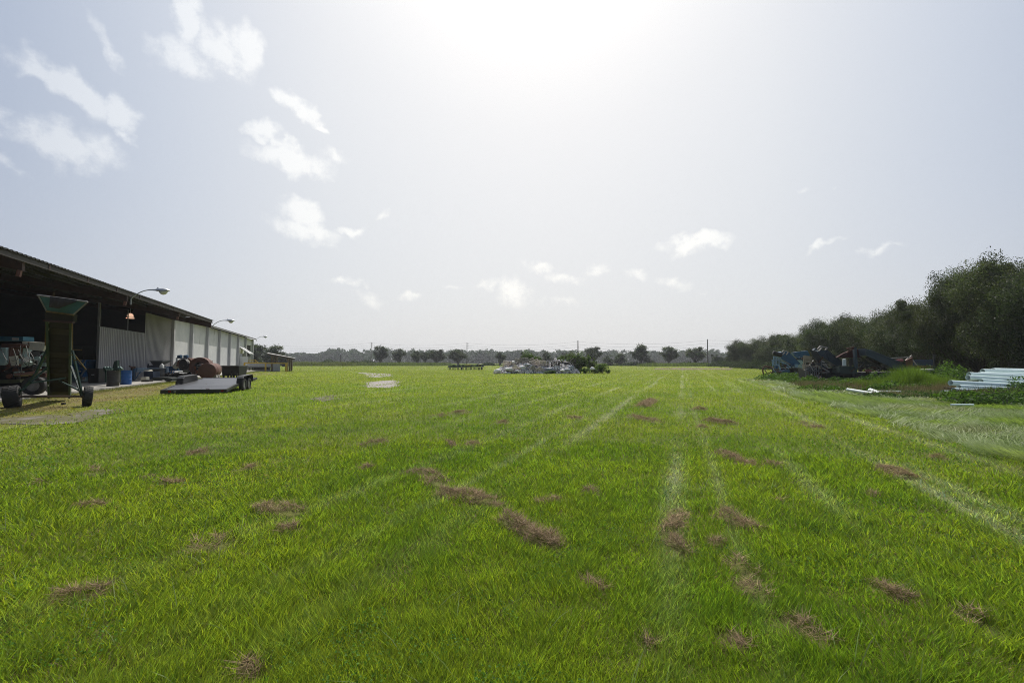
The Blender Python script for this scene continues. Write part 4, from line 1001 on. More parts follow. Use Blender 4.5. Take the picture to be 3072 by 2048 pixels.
for (a, b, c_, d) in ((577, 1113, 600, 1113), (576, 1117, 594, 1117), (574, 1095, 578, 1122), (584, 1098, 590, 1126), (596, 1110, 604, 1128), (579, 1098, 588, 1110)): fx.bar(P(a, b, Ye-.3), P(c_, d, Ye-.3), .09)
fx.build('frame', pmat('orange_red_frame', (.34, .11, .04), (.2, .07, .03), 5, .7), en)
ir = random.Random(9)
for k in range(34):
    px, py = ir.uniform(536, 606), ir.uniform(1096, 1127)
    MB().box(P(px, py, Ye+ir.uniform(-.4, .5)), (ir.uniform(.08, .35), .2, ir.uniform(.06, .3)), ir.uniform(-.7, .7)).build('fitting' if k % 4 == 0 else 'gearbox', whitepl if k % 4 == 0 else dkmetal, en)
for px in (545, 573): wheel(en, Vector((P(px, 1127, Ye-.3).x, Ye-.3, .3)), (.2, -1, 0), .24, .18, tread=False)
# rust tank on blocks
tk = thing('rusty_tank', P(625, 1131, 41), 'rust-brown cylindrical tank lying on two concrete blocks', 'tank')
a, b = P(621, 1110, 39.3), P(643, 1107, 44.5); a.z = .78; b.z = .80; dd = (b-a).normalized(); L = (b-a).length
MB().lathe(a, dd, [(-.02, .60), (0, .66), (.55, .66), (.57, .675), (.63, .675), (.65, .66), (2.0, .66), (2.02, .675), (2.08, .675), (2.1, .66), (L-.1, .66), (L, .55)], 40).build('shell', tankm, tk, True)
MB().lathe(b+Vector((-.2, -.4, .6)), (0, 0, 1), [(0, .2), (.2, .2), (.22, .26), (.27, .26)], 18).build('manway', rusty, tk, True)
MB().box(b+Vector((-.9, -1.2, .78)), (.35, .3, .28)).bar(b+Vector((-1.3, -1.2, .72)), b+Vector((.1, -1.2, .92)), .07).lathe(b+Vector((-.55, -1.2, .95)), (1, 0, .2), [(-.12, .05), (-.12, .11), (.12, .11), (.12, .05)], 12).build('valve_gear', rusty, tk)
for i, u in enumerate((.22, .55)):
    q = a.lerp(b, u); bb = thing('concrete_block', (q.x+.35, q.y, 0), ['nearer concrete block under the rusty tank', 'farther concrete block under the rusty tank'][i], 'block', 'blocks under the rusty tank')
    MB().add([Vector((q.x+v[0]+.1, q.y+v[1], v[2])) for v in ((-.3, -.12, 0), (.75, -.12, 0), (.75, .12, 0), (-.3, .12, 0), (-.3, -.12, .16), (.62, -.12, .42), (.62, .12, .42), (-.3, .12, .16))], [(0, 1, 5, 4), (1, 2, 6, 5), (2, 3, 7, 6), (3, 0, 4, 7), (3, 2, 1, 0), (4, 5, 6, 7)]).build('wedge', conc, bb)
# black water box on legs
Yk = 42
bk_ = thing('steel_bin', (P(692, 1130, Yk).x, Yk, 0), 'open black steel bin on short legs behind the flat trailer', 'steel bin')
x0, x1 = P(665, 1130, Yk).x, P(719, 1130, Yk).x; zt, zb = z_(1097, Yk), z_(1126, Yk)
MB().add([Vector(v) for v in ((x0+.06, Yk, zb), (x1-.04, Yk, zb), (x1-.04, Yk+1.1, zb), (x0+.06, Yk+1.1, zb), (x0, Yk-.08, zt), (x1, Yk-.08, zt), (x1, Yk+1.2, zt), (x0, Yk+1.2, zt))], [(0, 1, 5, 4), (1, 2, 6, 5), (2, 3, 7, 6), (3, 0, 4, 7), (3, 2, 1, 0), (4, 5, 6, 7)]).build('tub', blackp, bk_)
MB().bar((x0-.03, Yk-.1, zt), (x1+.03, Yk-.1, zt), .08, .05).bar((x0, Yk-.1, zt), (x0, Yk+1.2, zt), .08, .05).bar((x1, Yk-.1, zt), (x1, Yk+1.2, zt), .08, .05).bar((x0, Yk+1.2, zt), (x1, Yk+1.2, zt), .08, .05).build('rim', pmat('pale_grey_rim', (.3, .3, .31), (.22, .22, .23)), bk_)
for xx in (x0+.12, x0+.55, x1-.6, x1-.14, (x0+x1)/2): MB().box((xx, Yk+.1, zb/2), (.14, .1, zb)).build('leg', blackp, bk_)
MB().lathe(P(691, 1117, Yk-.07), (0, -1, 0), [(0, .09), (.05, .09), (.05, .05), (.12, .05)], 14).build('drain_valve', dkmetal, bk_, True)

# ================================================================== flat trailer
rl, rr = P(488.8, 1171.6, 22.4), P(679.3, 1176.0, 22.1)
W = 2.72; rc = (rl+rr)/2; lv = Vector((-.25, .968, 0)); wv = Vector((.968, .25, 0))
z0, z1, z2 = .20, .36, .62; L1, L2 = 1.15, 5.1
tr = thing('flatbed_trailer', (rc.x, rc.y, 0), 'low black flatbed car trailer with a sloping tail parked on the grass', 'trailer')
def TP(u, v, z): return Vector((rc.x, rc.y, 0))+wv*u+lv*v+Vector((0, 0, z))
def tz(v): return z0+(z1-z0)*v/L1 if v < L1 else z1+(z2-z1)*(v-L1)/(L2-L1)
hw = W/2
mb = MB()
mb.add([TP(-hw+.06, .04, z0), TP(hw-.06, .04, z0), TP(hw-.06, L1, z1), TP(-hw+.06, L1, z1), TP(hw-.06, L2, z2), TP(-hw+.06, L2, z2)]+[TP(-hw+.06, .04, z0-.03), TP(hw-.06, .04, z0-.03), TP(hw-.06, L1, z1-.03), TP(-hw+.06, L1, z1-.03), TP(hw-.06, L2, z2-.03), TP(-hw+.06, L2, z2-.03)],
       [(0, 1, 2, 3), (3, 2, 4, 5), (6, 9, 8, 7), (9, 11, 10, 8), (0, 6, 7, 1), (5, 4, 10, 11)])
mb.build('deck', deckm, tr)
fm = MB()
for sgn in (-1, 1):
    fm.bar(TP(sgn*hw, 0, z0-.05), TP(sgn*hw, L1, z1-.05), .1, .13); fm.bar(TP(sgn*hw, L1, z1-.05), TP(sgn*hw, L2, z2-.05), .1, .13)
    fm.bar(TP(sgn*.5, .2, z0-.12), TP(sgn*.5, L2, z2-.16), .08, .12)
fm.bar(TP(-hw-.05, 0, z0-.06), TP(hw+.05, 0, z0-.06), .1, .17); fm.bar(TP(-hw-.05, L2, z2-.05), TP(hw+.05, L2, z2-.05), .1, .13)
v_ = .8
while v_ < L2: fm.bar(TP(-hw, v_, tz(v_)-.1), TP(hw, v_, tz(v_)-.1), .06, .08); v_ += .6
fm.build('frame', blackp, tr)
MB().bar(TP(-.45, L2, z2-.1), TP(0, L2+1.3, .55), .08, .12).bar(TP(.45, L2, z2-.1), TP(0, L2+1.3, .55), .08, .12).tube(TP(0, L2+1.0, 0), TP(0, L2+1.0, .9), .035).build('drawbar', blackp, tr)
for sgn in (-1, 1):
    fd = MB(); ui, uo = sgn*(hw-.12), sgn*(hw+.20); va, vb = 1.95, 3.75; zb_, zt_ = tz(2.2)+.03, tz(2.8)+.34
    pr = [(va, zb_-.06), (va, zt_-.12), (va+.16, zt_), (vb-.16, zt_+.06), (vb, zt_-.08), (vb, zb_+.0)]
    vs = [TP(ui, v, z) for v, z in pr]+[TP(uo, v, z) for v, z in pr]+[TP(ui, v, z) for v, z in [(va+.03, zb_-.06), (va+.03, zt_-.14), (va+.17, zt_-.03), (vb-.17, zt_+.03), (vb-.03, zt_-.1), (vb-.03, zb_)]]+[TP(uo, v, z) for v, z in [(va+.03, zb_-.06), (va+.03, zt_-.14), (va+.17, zt_-.03), (vb-.17, zt_+.03), (vb-.03, zt_-.1), (vb-.03, zb_)]]
    fs = [(i, i+1, 7+i, 6+i) for i in range(5)]+[(12+i, 18+i, 19+i, 13+i) for i in range(5)]+[(6+i, 7+i, 19+i, 18+i) for i in range(5)]+[(0, 6, 18, 12), (5, 17, 23, 11)]
    fs += [tuple(range(0, 6)), tuple(range(12, 18))[::-1]]
    fd.add(vs, fs).build('fender', blackp, tr, bevel=.015)
    for vc in (2.42, 3.25):
        wheel(tr, TP(sgn*(hw+.05), vc, .335), wv*sgn, .35, .22, .2, tread=False)
    MB().box(TP(sgn*(hw+.05), 1.88, .42), (.3, .04, .3), math.atan2(wv.y, wv.x)).build('mud_flap', rubber, tr)
for u in (-1.02, 1.22): MB().box(TP(u, -.056, z0-.06), (.12, .02, .07), math.atan2(wv.y, wv.x)).build('tail_light', redlens, tr)
MB().box(TP(-.8, -.056, z0-.06), (.1, .02, .035), math.atan2(wv.y, wv.x)).build('reflector', cream, tr)
for u in (-.55, .55): MB().box(TP(u, .06, z0+.02), (.14, .06, .04), math.atan2(wv.y, wv.x)).build('tie_ring', rusty, tr)

# ================================================================== harrow far out
Yh_ = 90
ha = thing('disc_harrow', P(1400, 1108, Yh_), 'long folded green and yellow disc harrow on the far grass', 'disc harrow')
zz = 0
MB().bar(P(1345, 1098, Yh_), P(1448, 1098, Yh_), .14, .18).bar(P(1343, 1101, Yh_+.9), P(1452, 1099, Yh_+.9), .14, .16).bar(P(1350, 1097, Yh_-.1), P(1350, 1103, Yh_+1), .12).bar(P(1400, 1097, Yh_-.1), P(1400, 1103, Yh_+1), .12).build('toolbar', greenp, ha)
dm = MB()
for k in range(27):
    px = 1344+k*3.95; dm.lathe((P(px, 1100, Yh_).x, Yh_+.35*(k % 2), .28), (1, .25, 0), [(-.03, .27), (.03, .28), (.05, .05)], 12)
dm.build('disc_gang', dkmetal, ha)
mb = MB()
for px in (1362, 1377, 1390, 1415, 1432): mb.box(P(px, 1096, Yh_-.1), (.4, .3, .22)); mb.bar(P(px, 1101, Yh_), P(px+2, 1094, Yh_), .08)
mb.build('shank', greenp, ha)
for px, w_ in ((1403, 9), (1412, 8), (1438, 12)): MB().box(P(px, 1096.5, Yh_+.3), (w_*.06, .5, .35)).build('yellow_cover', yelp, ha)
MB().path([P(1430, 1095, Yh_), P(1436, 1092, Yh_), P(1446, 1094, Yh_), P(1453, 1100, Yh_)], .1, 8).bar(P(1433, 1090.5, Yh_+.2), P(1433, 1098, Yh_+.2), .12).build('hitch', greenp, ha)
for px in (1385, 1446): wheel(ha, Vector((P(px, 1100, Yh_).x, Yh_-.3, .33)), (1, .1, 0), .33, .25, tread=False)

# ================================================================== rubbish heap
Yr = 63.0
ir = random.Random(21)
hmd = []
def hz_(px):   # heap height by pixel column
    pr = [(1482, .15), (1497, .7), (1515, 1.35), (1545, 1.6), (1560, 1.75), (1590, 1.75), (1610, 1.45), (1625, 1.6), (1650, 1.65), (1668, 1.95), (1700, 1.7), (1725, 1.1), (1735, .2)]
    for (a, b), (c, d) in zip(pr[:-1], pr[1:]):
        if a <= px <= c: return b+(d-b)*(px-a)/(c-a)
    return 0
rsn = np.random.RandomState(4)
def jumble(n, px0, px1, f0, f1, smin, smax, seed):
    r = random.Random(seed); mb = MB()
    for k in range(n):
        px = r.uniform(px0, px1); h = hz_(px); dpth = r.random(); z = h*(1-abs(dpth-.5)*1.1)*r.uniform(f0, f1)
        f_ = z/max(h*.85, .1); Y = Yr+float(np.interp(f_, [0, .45, .8, .95, 1.15], [-1.95, -1.25, -.5, .4, 1.0]))+r.uniform(-.12, .12)
        c = Vector((P(px, 1100, Yr).x, Y, max(.05, z))); s = r.uniform(smin, smax)
        q = Quaternion((r.random()-.5, r.random()-.5, r.random()-.5, r.random()-.5)).normalized().to_matrix()
        mb.box(c, (s*r.uniform(.5, 2.2), s*r.uniform(.4, 1.2), s*r.uniform(.1, .7)), q)
    return mb
base = MB(); nx_ = 30; vs = []; 
for j, (dy, f) in enumerate(((-1.9, 0), (-1.2, .45), (-.4, .8), (.6, .95), (1.6, .6), (2.6, 0))):
    for i in range(nx_+1):
        px = 1480+i*(1736-1480)/nx_; vs.append(Vector((P(px, 1100, Yr).x, Yr+dy+ir.uniform(-.15, .15), max(0, hz_(px)*f*.85+ir.uniform(-.12, .12)*f))))
fs = [(j*(nx_+1)+i, j*(nx_+1)+i+1, (j+1)*(nx_+1)+i+1, (j+1)*(nx_+1)+i) for j in range(5) for i in range(nx_)]
tag(base.add(vs, fs).build('rubbish_mound', pmat('dirty_mound', (.24, .21, .18), (.07, .07, .06), 6, .95, 0, .8), None), 'low mound of mixed dirt and litter under the heap', 'rubbish mound', kind='stuff')
mts = [(palpale, 'pale_litter', 'pale splintered boards and litter strewn over the heap'), (bagm, 'white_litter', 'white plastic scraps strewn over the heap'), (bagg, 'grey_litter', 'grey sheeting scraps strewn over the heap'), (dkmetal, 'dark_litter', 'dark burnt scraps strewn over the heap')]
for j, (mt, nm, lb) in enumerate(mts): tag(jumble((650, 1200, 300, 150)[j], 1484, 1733, .0, 1.08, .07, .22, 30+j).build(nm, mt), lb, 'litter', kind='stuff')
def pallet(px, py, Y, rot, tilt, yaw, mat, label, k=1.0):
    o = thing('pallet', P(px, py, Y), label, 'pallet', 'pallets thrown on the rubbish heap')
    m_ = Matrix.Translation(P(px, py, Y)) @ Matrix.Rotation(yaw, 4, 'Z') @ Matrix.Rotation(tilt, 4, 'X') @ Matrix.Rotation(rot, 4, 'Y') @ Matrix.Scale(k, 4)
    mb = MB(m_)
    for i in range(7): mb.box((-.54+i*.18, -.06, 0), (.10, .02, 1.0))
    mb.build('deck_boards', mat, o)
    mb = MB(m_)
    for zz in (-.46, 0, .46): mb.box((0, 0, zz), (1.2, .09, .045))
    mb.build('stringers', mat, o)
    mb = MB(m_)
    for i in range(4): mb.box((-.5+i*.33, .06, 0), (.1, .02, 1.0))
    mb.build('bottom_boards', mat, o)
PL = [(1521, 1090, -.1, .15, .75, .1, palpale, 'pale tilted pallet at the left shoulder of the heap'), (1552, 1086, .3, .35, .5, .3, palwood, 'dark grey pallet standing behind the left crest'), (1573, 1084, .4, -.05, .3, -.2, palwood, 'upright grey pallet on the middle crest'),
      (1592, 1086, .2, -.45, .4, .3, palwood, 'grey pallet leaning right beside the middle crest'), (1547, 1107, -1.3, .65, .5, .2, palpale, 'small pale slatted pallet low on the front left'), (1601, 1108, -1.2, .9, .6, -.1, palwood, 'grey pallet sliding down the middle front'),
      (1624, 1091, -.6, .05, .35, .1, palpale, 'large pale pallet standing upright right of centre'), (1633, 1093, -.4, .1, .4, -.1, palwood, 'grey pallet tucked behind the large pale one'), (1666, 1094, -.7, .12, .25, .05, dkmetal, 'charred black pallet facing the field'), (1617, 1112, -1.3, -.7, .6, 0, palpale, 'broken pale pallet at the foot of the heap'),
      (1718, 1089, .1, -.85, .3, .2, wood, 'brown pallet leaning at the right end of the heap'), (1607, 1090, -.2, 1.1, .4, .2, palpale, 'pale pallet lying on its corner right of the crest')]
for px, py, dy, rot, tilt, yaw, mt, lb in PL: pallet(px, py, Yr+dy-.3, rot, tilt, yaw, mt, lb)
def blob(name, c, r, mat, label, cat, seed, group=None, sq=.6):
    import bmesh
    bm = bmesh.new(); bmesh.ops.create_icosphere(bm, subdivisions=3, radius=1)
    r_ = random.Random(seed); ph = [r_.uniform(0, 6) for _ in range(6)]
    from mathutils import noise as mn
    for v in bm.verts:
        q = v.co*1.9+Vector((seed*3.1, 0, 0)); d_ = 1+.34*mn.noise(q)+.2*mn.noise(q*2.7); v.co = Vector((v.co.x*r[0], v.co.y*r[1], max(v.co.z, -.4)*r[2]))*d_
    me = bpy.data.meshes.new(name); bm.to_mesh(me); bm.free(); me.materials.append(mat); me.polygons.foreach_set('use_smooth', [True]*len(me.polygons))
    o = bpy.data.objects.new(name, me); COL.objects.link(o); o.location = c; tag(o, label, cat, group); return o
BG = [(1492, 1113, -2.0, (.8, .5, .42), bagm, 'large white sack lying off the left foot of the heap'), (1517, 1117.5, -2.3, (.3, .25, .16), bagm, 'small white bag on the grass before the heap'), (1527, 1108, -1.7, (.9, .5, .45), bagm, 'long cream sack on the left slope'),
      (1540, 1087, -.3, (.45, .4, .35), bagm, 'white sack between pallets high on the left'), (1566, 1102, -1.2, (.8, .5, .4), bagm, 'white sack low in the middle left'), (1580, 1094, -.9, (.7, .5, .35), bagg, 'grey sack under the middle crest'), (1649, 1108, -1.6, (.9, .5, .4), bagg, 'grey sheeting bundle low right of centre'),
      (1699, 1110, -1.6, (.8, .5, .4), bagg, 'pale grey bundle low on the right'), (1713, 1105, -1.2, (.6, .4, .65), bagg, 'upright grey bundle at the right end'), (1688, 1112, -1.9, (.5, .4, .35), bagm, 'white bundle low on the right slope'), (1777, 1107, -1.5, (.55, .4, .42), bagm, 'white bundle alone between the right bushes'),
      (1551, 1113, -2.0, (.5, .4, .25), bagm, 'flattened white sack at the front foot'), (1696, 1090, .0, (.9, .6, .5), dkmetal, 'dark crumpled shell on top of the right side')]
for i, (px, py, dy, r, mt, lb) in enumerate(BG):
    p = P(px, py, Yr+dy); r = tuple(q_*.66 for q_ in r); p.z = max(p.z, r[2]*.35); blob('sack', p, r, mt, lb, 'sack', i+1, 'sacks and bundles in the rubbish heap')
for (a, b, c, d, lb) in ((1705, 1080, 1728, 1096, 'brown plank poking up at the right end of the heap'), (1612, 1106, 1660, 1101, 'pale plank laid across the front of the heap'), (1585, 1113, 1600, 1098, 'broken plank standing in the front of the heap')):
    q = MB().bar(P(a, b, Yr-1), P(c, d, Yr-1.2), .12, .05); o = q.build('plank', palpale if 'pale' in lb else wood); tag(o, lb, 'plank', 'loose planks on the rubbish heap')

# ================================================================== trees
oakleaf = leafmat('oak_leaves', .36, .55, .2, vary=True)
pineleaf = leafmat('far_leaves', .25, .7, .15)
bushleaf = leafmat('bush_leaves', .42, .6, .18)
def tree_mesh(seed, H_, R_, zmin, n, leaf, col, ncl=60, trunk=.2, name='oak', squash=1.0, clr=.17, topc=1.25, forks=1, sep_=.26):
    """trunk with limbs reaching clusters of leaves; returns (wood mesh object, crown object) with origin at the base"""
    rs = np.random.RandomState(seed); r = random.Random(seed)
    zc = (H_+zmin)/2; hz2 = (H_-zmin)/2
    C_ = []
    while len(C_) < ncl:
        v = rs.normal(size=3); v /= np.linalg.norm(v); rad = rs.rand()**.42
        lump = .72+.38*vnoise(np.array([math.atan2(v[1], v[0])*1.5+seed*3.3]), np.array([v[2]*2.0+seed]), .8)[0]
        p = v*rad*lump; z = zc+p[2]*hz2*1.02
        wz = 1.0 if z > zc else squash
        q_ = (p[0]*R_*wz, p[1]*R_*wz, min(max(z, zmin+.1), H_-.1))
        if len(C_) > 12 and min((a[0]-q_[0])**2+(a[1]-q_[1])**2+(a[2]-q_[2])**2 for a in C_) > (sep_*R_)**2: continue
        C_.append(q_)
    C_ = np.array(C_); mb = MB()
    tips = []
    for f in range(forks):
        a = r.uniform(0, 6.3); off = Vector((math.cos(a), math.sin(a), 0))*R_*.16*(forks > 1)
        top = Vector((r.uniform(-.1, .1)*R_, r.uniform(-.1, .1)*R_, H_*.8))+off*1.5
        pts = [off*.15+Vector((0, 0, -.1)), off*.6+Vector((r.uniform(-.08, .08), 0, zmin*.5+.4)), off+Vector((r.uniform(-.2, .2), r.uniform(-.2, .2), H_*.45)), top]
        mb.path(pts, [trunk*1.25, trunk*.85, trunk*.5, trunk*.08], 8); tips.append(pts)
    for i, c in enumerate(C_[:min(ncl, 90)]):
        pts = tips[i % forks]; c = Vector(c); u = min(.9, max(.12, (c.z/H_)*.62)); k = u*3; j = min(2, int(k)); s = pts[j].lerp(pts[j+1], k-j)
        m1 = s.lerp(c, .5)+Vector((r.uniform(-.1, .1), r.uniform(-.1, .1), r.uniform(-.02, .12)))*R_
        w0 = trunk*.34*(1-u*.6); mb.path([s, m1, c], [w0, w0*.55, w0*.12], 5, False)
    wt = rs.rand(ncl)+.35; which = rs.choice(ncl, n, p=wt/wt.sum())
    cr = R_*clr*1.6*(.5+1.0*rs.rand(ncl)); g = rs.normal(size=(n, 3)); g /= np.linalg.norm(g, axis=1)[:, None]; g *= (rs.rand(n)**.45)[:, None]
    g[:, 2] *= .85
    c = C_[which]+g*cr[which][:, None]
    # twigs stick out of the outline
    tw = rs.rand(n) < .12; c[tw] = C_[which[tw]]+g[tw]*cr[which[tw]][:, None]*1.16+np.array([0, 0, .02])*R_
    c[:, 2] = np.maximum(c[:, 2], max(.05, zmin*.5))
    cc = np.array(col)*(.55+.8*rs.rand(n))[:, None]*(.55+.85*rs.rand(ncl))[which][:, None]
    hue = rs.normal(size=(ncl,))[which][:, None]*.10; cc = cc*np.concatenate([1+hue, 1+hue*.4, 1-hue*.5], 1)
    v, cn, ix, co = leaves(rs, c, leaf, np.clip(cc, .004, 1), 0.15)
    crown = mesh_np('crown', v, cn, ix, co, oakleaf if name == 'oak' else bushleaf)
    return mb, crown
LIB = {}
def tree_lib(key, *a, **k):
    mb, crown = tree_mesh(*a, **k); LIB[key] = (mb.build('trunk', barkm), crown)
    for o in LIB[key]: COL.objects.unlink(o)
def plant(key, kind, loc, rot, sx, sz, label, cat, group):
    o = thing(kind, loc, label, cat, group, rot)
    o.scale = (sx, sx, sz)
    for src, nm in zip(LIB[key], ('trunk', 'crown')):
        c = src.copy(); c.name = nm; COL.objects.link(c); c.parent = o
    return o
OC = (.060, .078, .034)
for i in range(4): tree_lib('big%d' % i, 100+i, 10, 4.6, .8, int(85000*TQ), .125, OC, ncl=170, trunk=.22, squash=.95, clr=.125)
for i in range(5): tree_lib('oak%d' % i, 200+i, 8, 3.6, (1.4, .5, .3, 1.9, .6)[i], int(7200*TQ), .36, (.055, .074, .034), ncl=58, trunk=.3, squash=(.95, .95, 1.0, .9, 1.0)[i], clr=.155, forks=(1, 2, 2, 1, 2)[i])
for i in range(3): tree_lib('bush%d' % i, 300+i, 3, 1.7, .15, int(9000*TQ), .13, (.075, .115, .03), ncl=60, trunk=.05, squash=1.0, clr=.17, name='bush', forks=3)
for i in range(2): tree_lib('shrub%d' % i, 320+i, 1.4, .9, .05, int(2600*TQ), .11, (.075, .13, .028), ncl=26, trunk=.03, squash=1.0, clr=.24, name='bush', forks=3)
# oaks across the end of the field: (px, top y, width px, Y, variant, label)
OAKS = [(1141, 1039, 52, 205, 3, 'broad dark oak just right of the stacked-arm pole'), (1197, 1044, 40, 208, 4, 'slim upright oak, second in the far row'), (1251, 1051, 44, 212, 4, 'low rounded oak, third in the far row'),
 (1276, 1054, 30, 216, 0, 'narrow small oak between the third and the umbrella oak'), (1309, 1046, 54, 205, 0, 'oak on a clear thick trunk, left of the umbrella-shaped oak'), (1374, 1044, 60, 200, 0, 'umbrella-shaped oak on a bare trunk behind the harrow'),
 (1500, 1056, 34, 190, 4, 'small dense oak left of the rubbish heap'), (1563, 1054, 36, 170, 1, 'dark oak half hidden behind the left of the heap'), (1638, 1047, 32, 180, 2, 'thin feathery oak rising over the middle of the heap'), (1655, 1063, 26, 190, 1, 'low thin tree right of the feathery oak'),
 (1692, 1055, 32, 175, 1, 'oak showing over the right side of the heap'), (1780, 1037, 52, 185, 0, 'tall open oak right of the bare pole'), (1832, 1064, 44, 195, 1, 'low dark spreading oak, lower half of a pair'), (1862, 1053, 46, 195, 2, 'taller oak of the low pair'),
 (1925, 1035, 60, 185, 3, 'tallest ragged oak in the far row'), (1948, 1064, 36, 184, 1, 'low skirt tree against the tallest ragged oak'), (2006, 1041, 60, 185, 3, 'full rounded oak, right of the tallest one'), (2086, 1038, 56, 185, 0, 'oak on a visible trunk just left of the bare pole'),
 (2068, 1082, 20, 183, 1, 'small scrubby tree at the foot of the oak by the pole'), (2157, 1060, 48, 175, 1, 'low dark oak right of the bare pole'), (2193, 1056, 44, 150, 3, 'shadowy oak where the far row meets the right-hand wood')]
for i, (px, ty_, wpx, Y, var, lb) in enumerate(OAKS):
    p = P(px, 1100, Y); top = z_(ty_, Y); wd = wpx*Y/F*1.12
    plant('oak%d' % var, 'oak_tree', (p.x, p.y, 0), i*1.9, wd/7.2, top/8, lb, 'tree', 'oaks along the far edge of the field')
for px, ty_, wpx, Y, var, lb in ((768, 1034, 46, 150, 3, 'dark tree showing right beside the warehouse corner'), (800, 1043, 40, 155, 1, 'middle dark tree behind the dock handrail'), (826, 1038, 46, 150, 3, 'tallest tree behind the lean-to roof'), (850, 1056, 40, 158, 2, 'last drooping tree behind the right end of the lean-to'), (735, 1040, 60, 165, 3, 'tree hidden mostly behind the warehouse')):
    p = P(px, 1100, Y); plant('oak%d' % var, 'oak_tree', (p.x, p.y, 0), px, wpx*Y/F*1.1/7.2*1.45, z_(ty_, Y)/8, lb, 'tree', 'trees behind the warehouse')
# the wood on the right: (px, top y, Y, width m, variant)
WOOD = [(2232, 1022, 128, 11, 0, 'first tree of the right-hand wood, farthest away'), (2268, 1016, 118, 10, 1, 'rounded tree near the far end of the wood'), (2312, 1008, 108, 11, 2, 'grey-green tree, third in the wood edge'), (2352, 1003, 98, 10, 3, 'tree behind the blue conveyor head'),
 (2398, 996, 90, 10, 0, 'twiggy tree above the blue hopper'), (2436, 984, 84, 9, 1, 'taller tree above the pale conveyor rails'), (2478, 966, 78, 10, 2, 'dark crowned tree where the outline steps up'), (2528, 958, 72, 10, 3, 'wide tree behind the red hopper'),
 (2580, 948, 66, 10, 0, 'bushy tree above the upright blue post'), (2634, 940, 61, 10, 1, 'tree above the long slate conveyor'), (2690, 930, 56, 10, 2, 'tree above the lower end of the slate conveyor'), (2748, 914, 50, 10, 3, 'dark tree above the dark truck bed'),
 (2808, 884, 46, 9.5, 0, 'tree stepping up to the tallest ones'), (2868, 800, 42, 9, 1, 'tall twiggy oak with sky showing through its top'), (2935, 800, 41, 9.5, 2, 'tall dense oak beside the twiggy one'), (3010, 786, 38, 9, 3, 'tall dark oak near the right edge'), (3075, 756, 35, 10, 0, 'tallest oak cut by the right edge'), (3180, 740, 32, 10, 1, 'oak just beyond the right edge')]
for i, (px, ty_, Y, wd, var, lb) in enumerate(WOOD):
    p = P(px, 1100, Y); top = P(px, ty_, Y).z
    plant('big%d' % var, 'wood_edge_tree', (p.x, p.y, 0), i*2.3+.4, wd/9.8, top/10*(1.15, 1.06, 1.12, 1.08)[i % 4]*(1.0 if i < 13 else .97), lb, 'tree', 'trees along the edge of the right-hand wood')
for i in range(14):                                     # second row that closes the wood
    u = i/13; Y = 122*(1-u)+36*u; x = P(2290, 0, 1).x*0+(P(2330, 1000, Y).x*(1-u)+P(3190, 1000, Y).x*u)+4.5
    hh = P(1536, 1012-u*170, Y).z
    plant('big%d' % ((i+2) % 4), 'wood_edge_tree', (x+3, Y+4, 0), i*1.3, 1.15, max(6, min(hh*.93, 11))/10, 'inner tree of the right-hand wood standing behind its front row', 'tree', 'inner trees of the right-hand wood')
# understorey skirt of the wood: low dark leaves
rs = np.random.RandomState(77)
def leafmass(name, boxes, label, cat, mat, leaf=.12, seed=1):
    """boxes: (x, y, rx, ry, h, n, colour)"""
    rs = np.random.RandomState(seed); parts = []
    for (x, y, rx, ry, h, n, col) in boxes:
        n = max(20, int(n*TQ)); a = rs.rand(n)*6.283; q = np.sqrt(rs.rand(n))
        px, py = x+np.cos(a)*q*rx, y+np.sin(a)*q*ry
        top = h*(1-.7*q*q)*(.45+.9*fnoise(px+seed*9, py, .7))
        z = top*(rs.rand(n)**.6)
        c = np.stack([px, py, z+.03], 1); cc = np.array(col)*(.5+.9*rs.rand(n))[:, None]
        parts.append(leaves(rs, c, leaf, cc, .1))
    V, Cn, I, C = merge(parts)
    return tag(mesh_np(name, V, Cn, I, C, mat), label, cat, kind='stuff')
def gx(px, Y): return P(px, 1100, Y).x
sk = []
for i in range(34):
    px = 2225+i*27; Y = 118-(i/33)*82; sk.append((gx(px, Y), Y-1.5, 4.0, 2.5, 2.6, 2400, (.040, .055, .022)))
leafmass('undergrowth', sk, 'dark undergrowth along the foot of the right-hand wood', 'undergrowth', oakleaf, .2, 5)
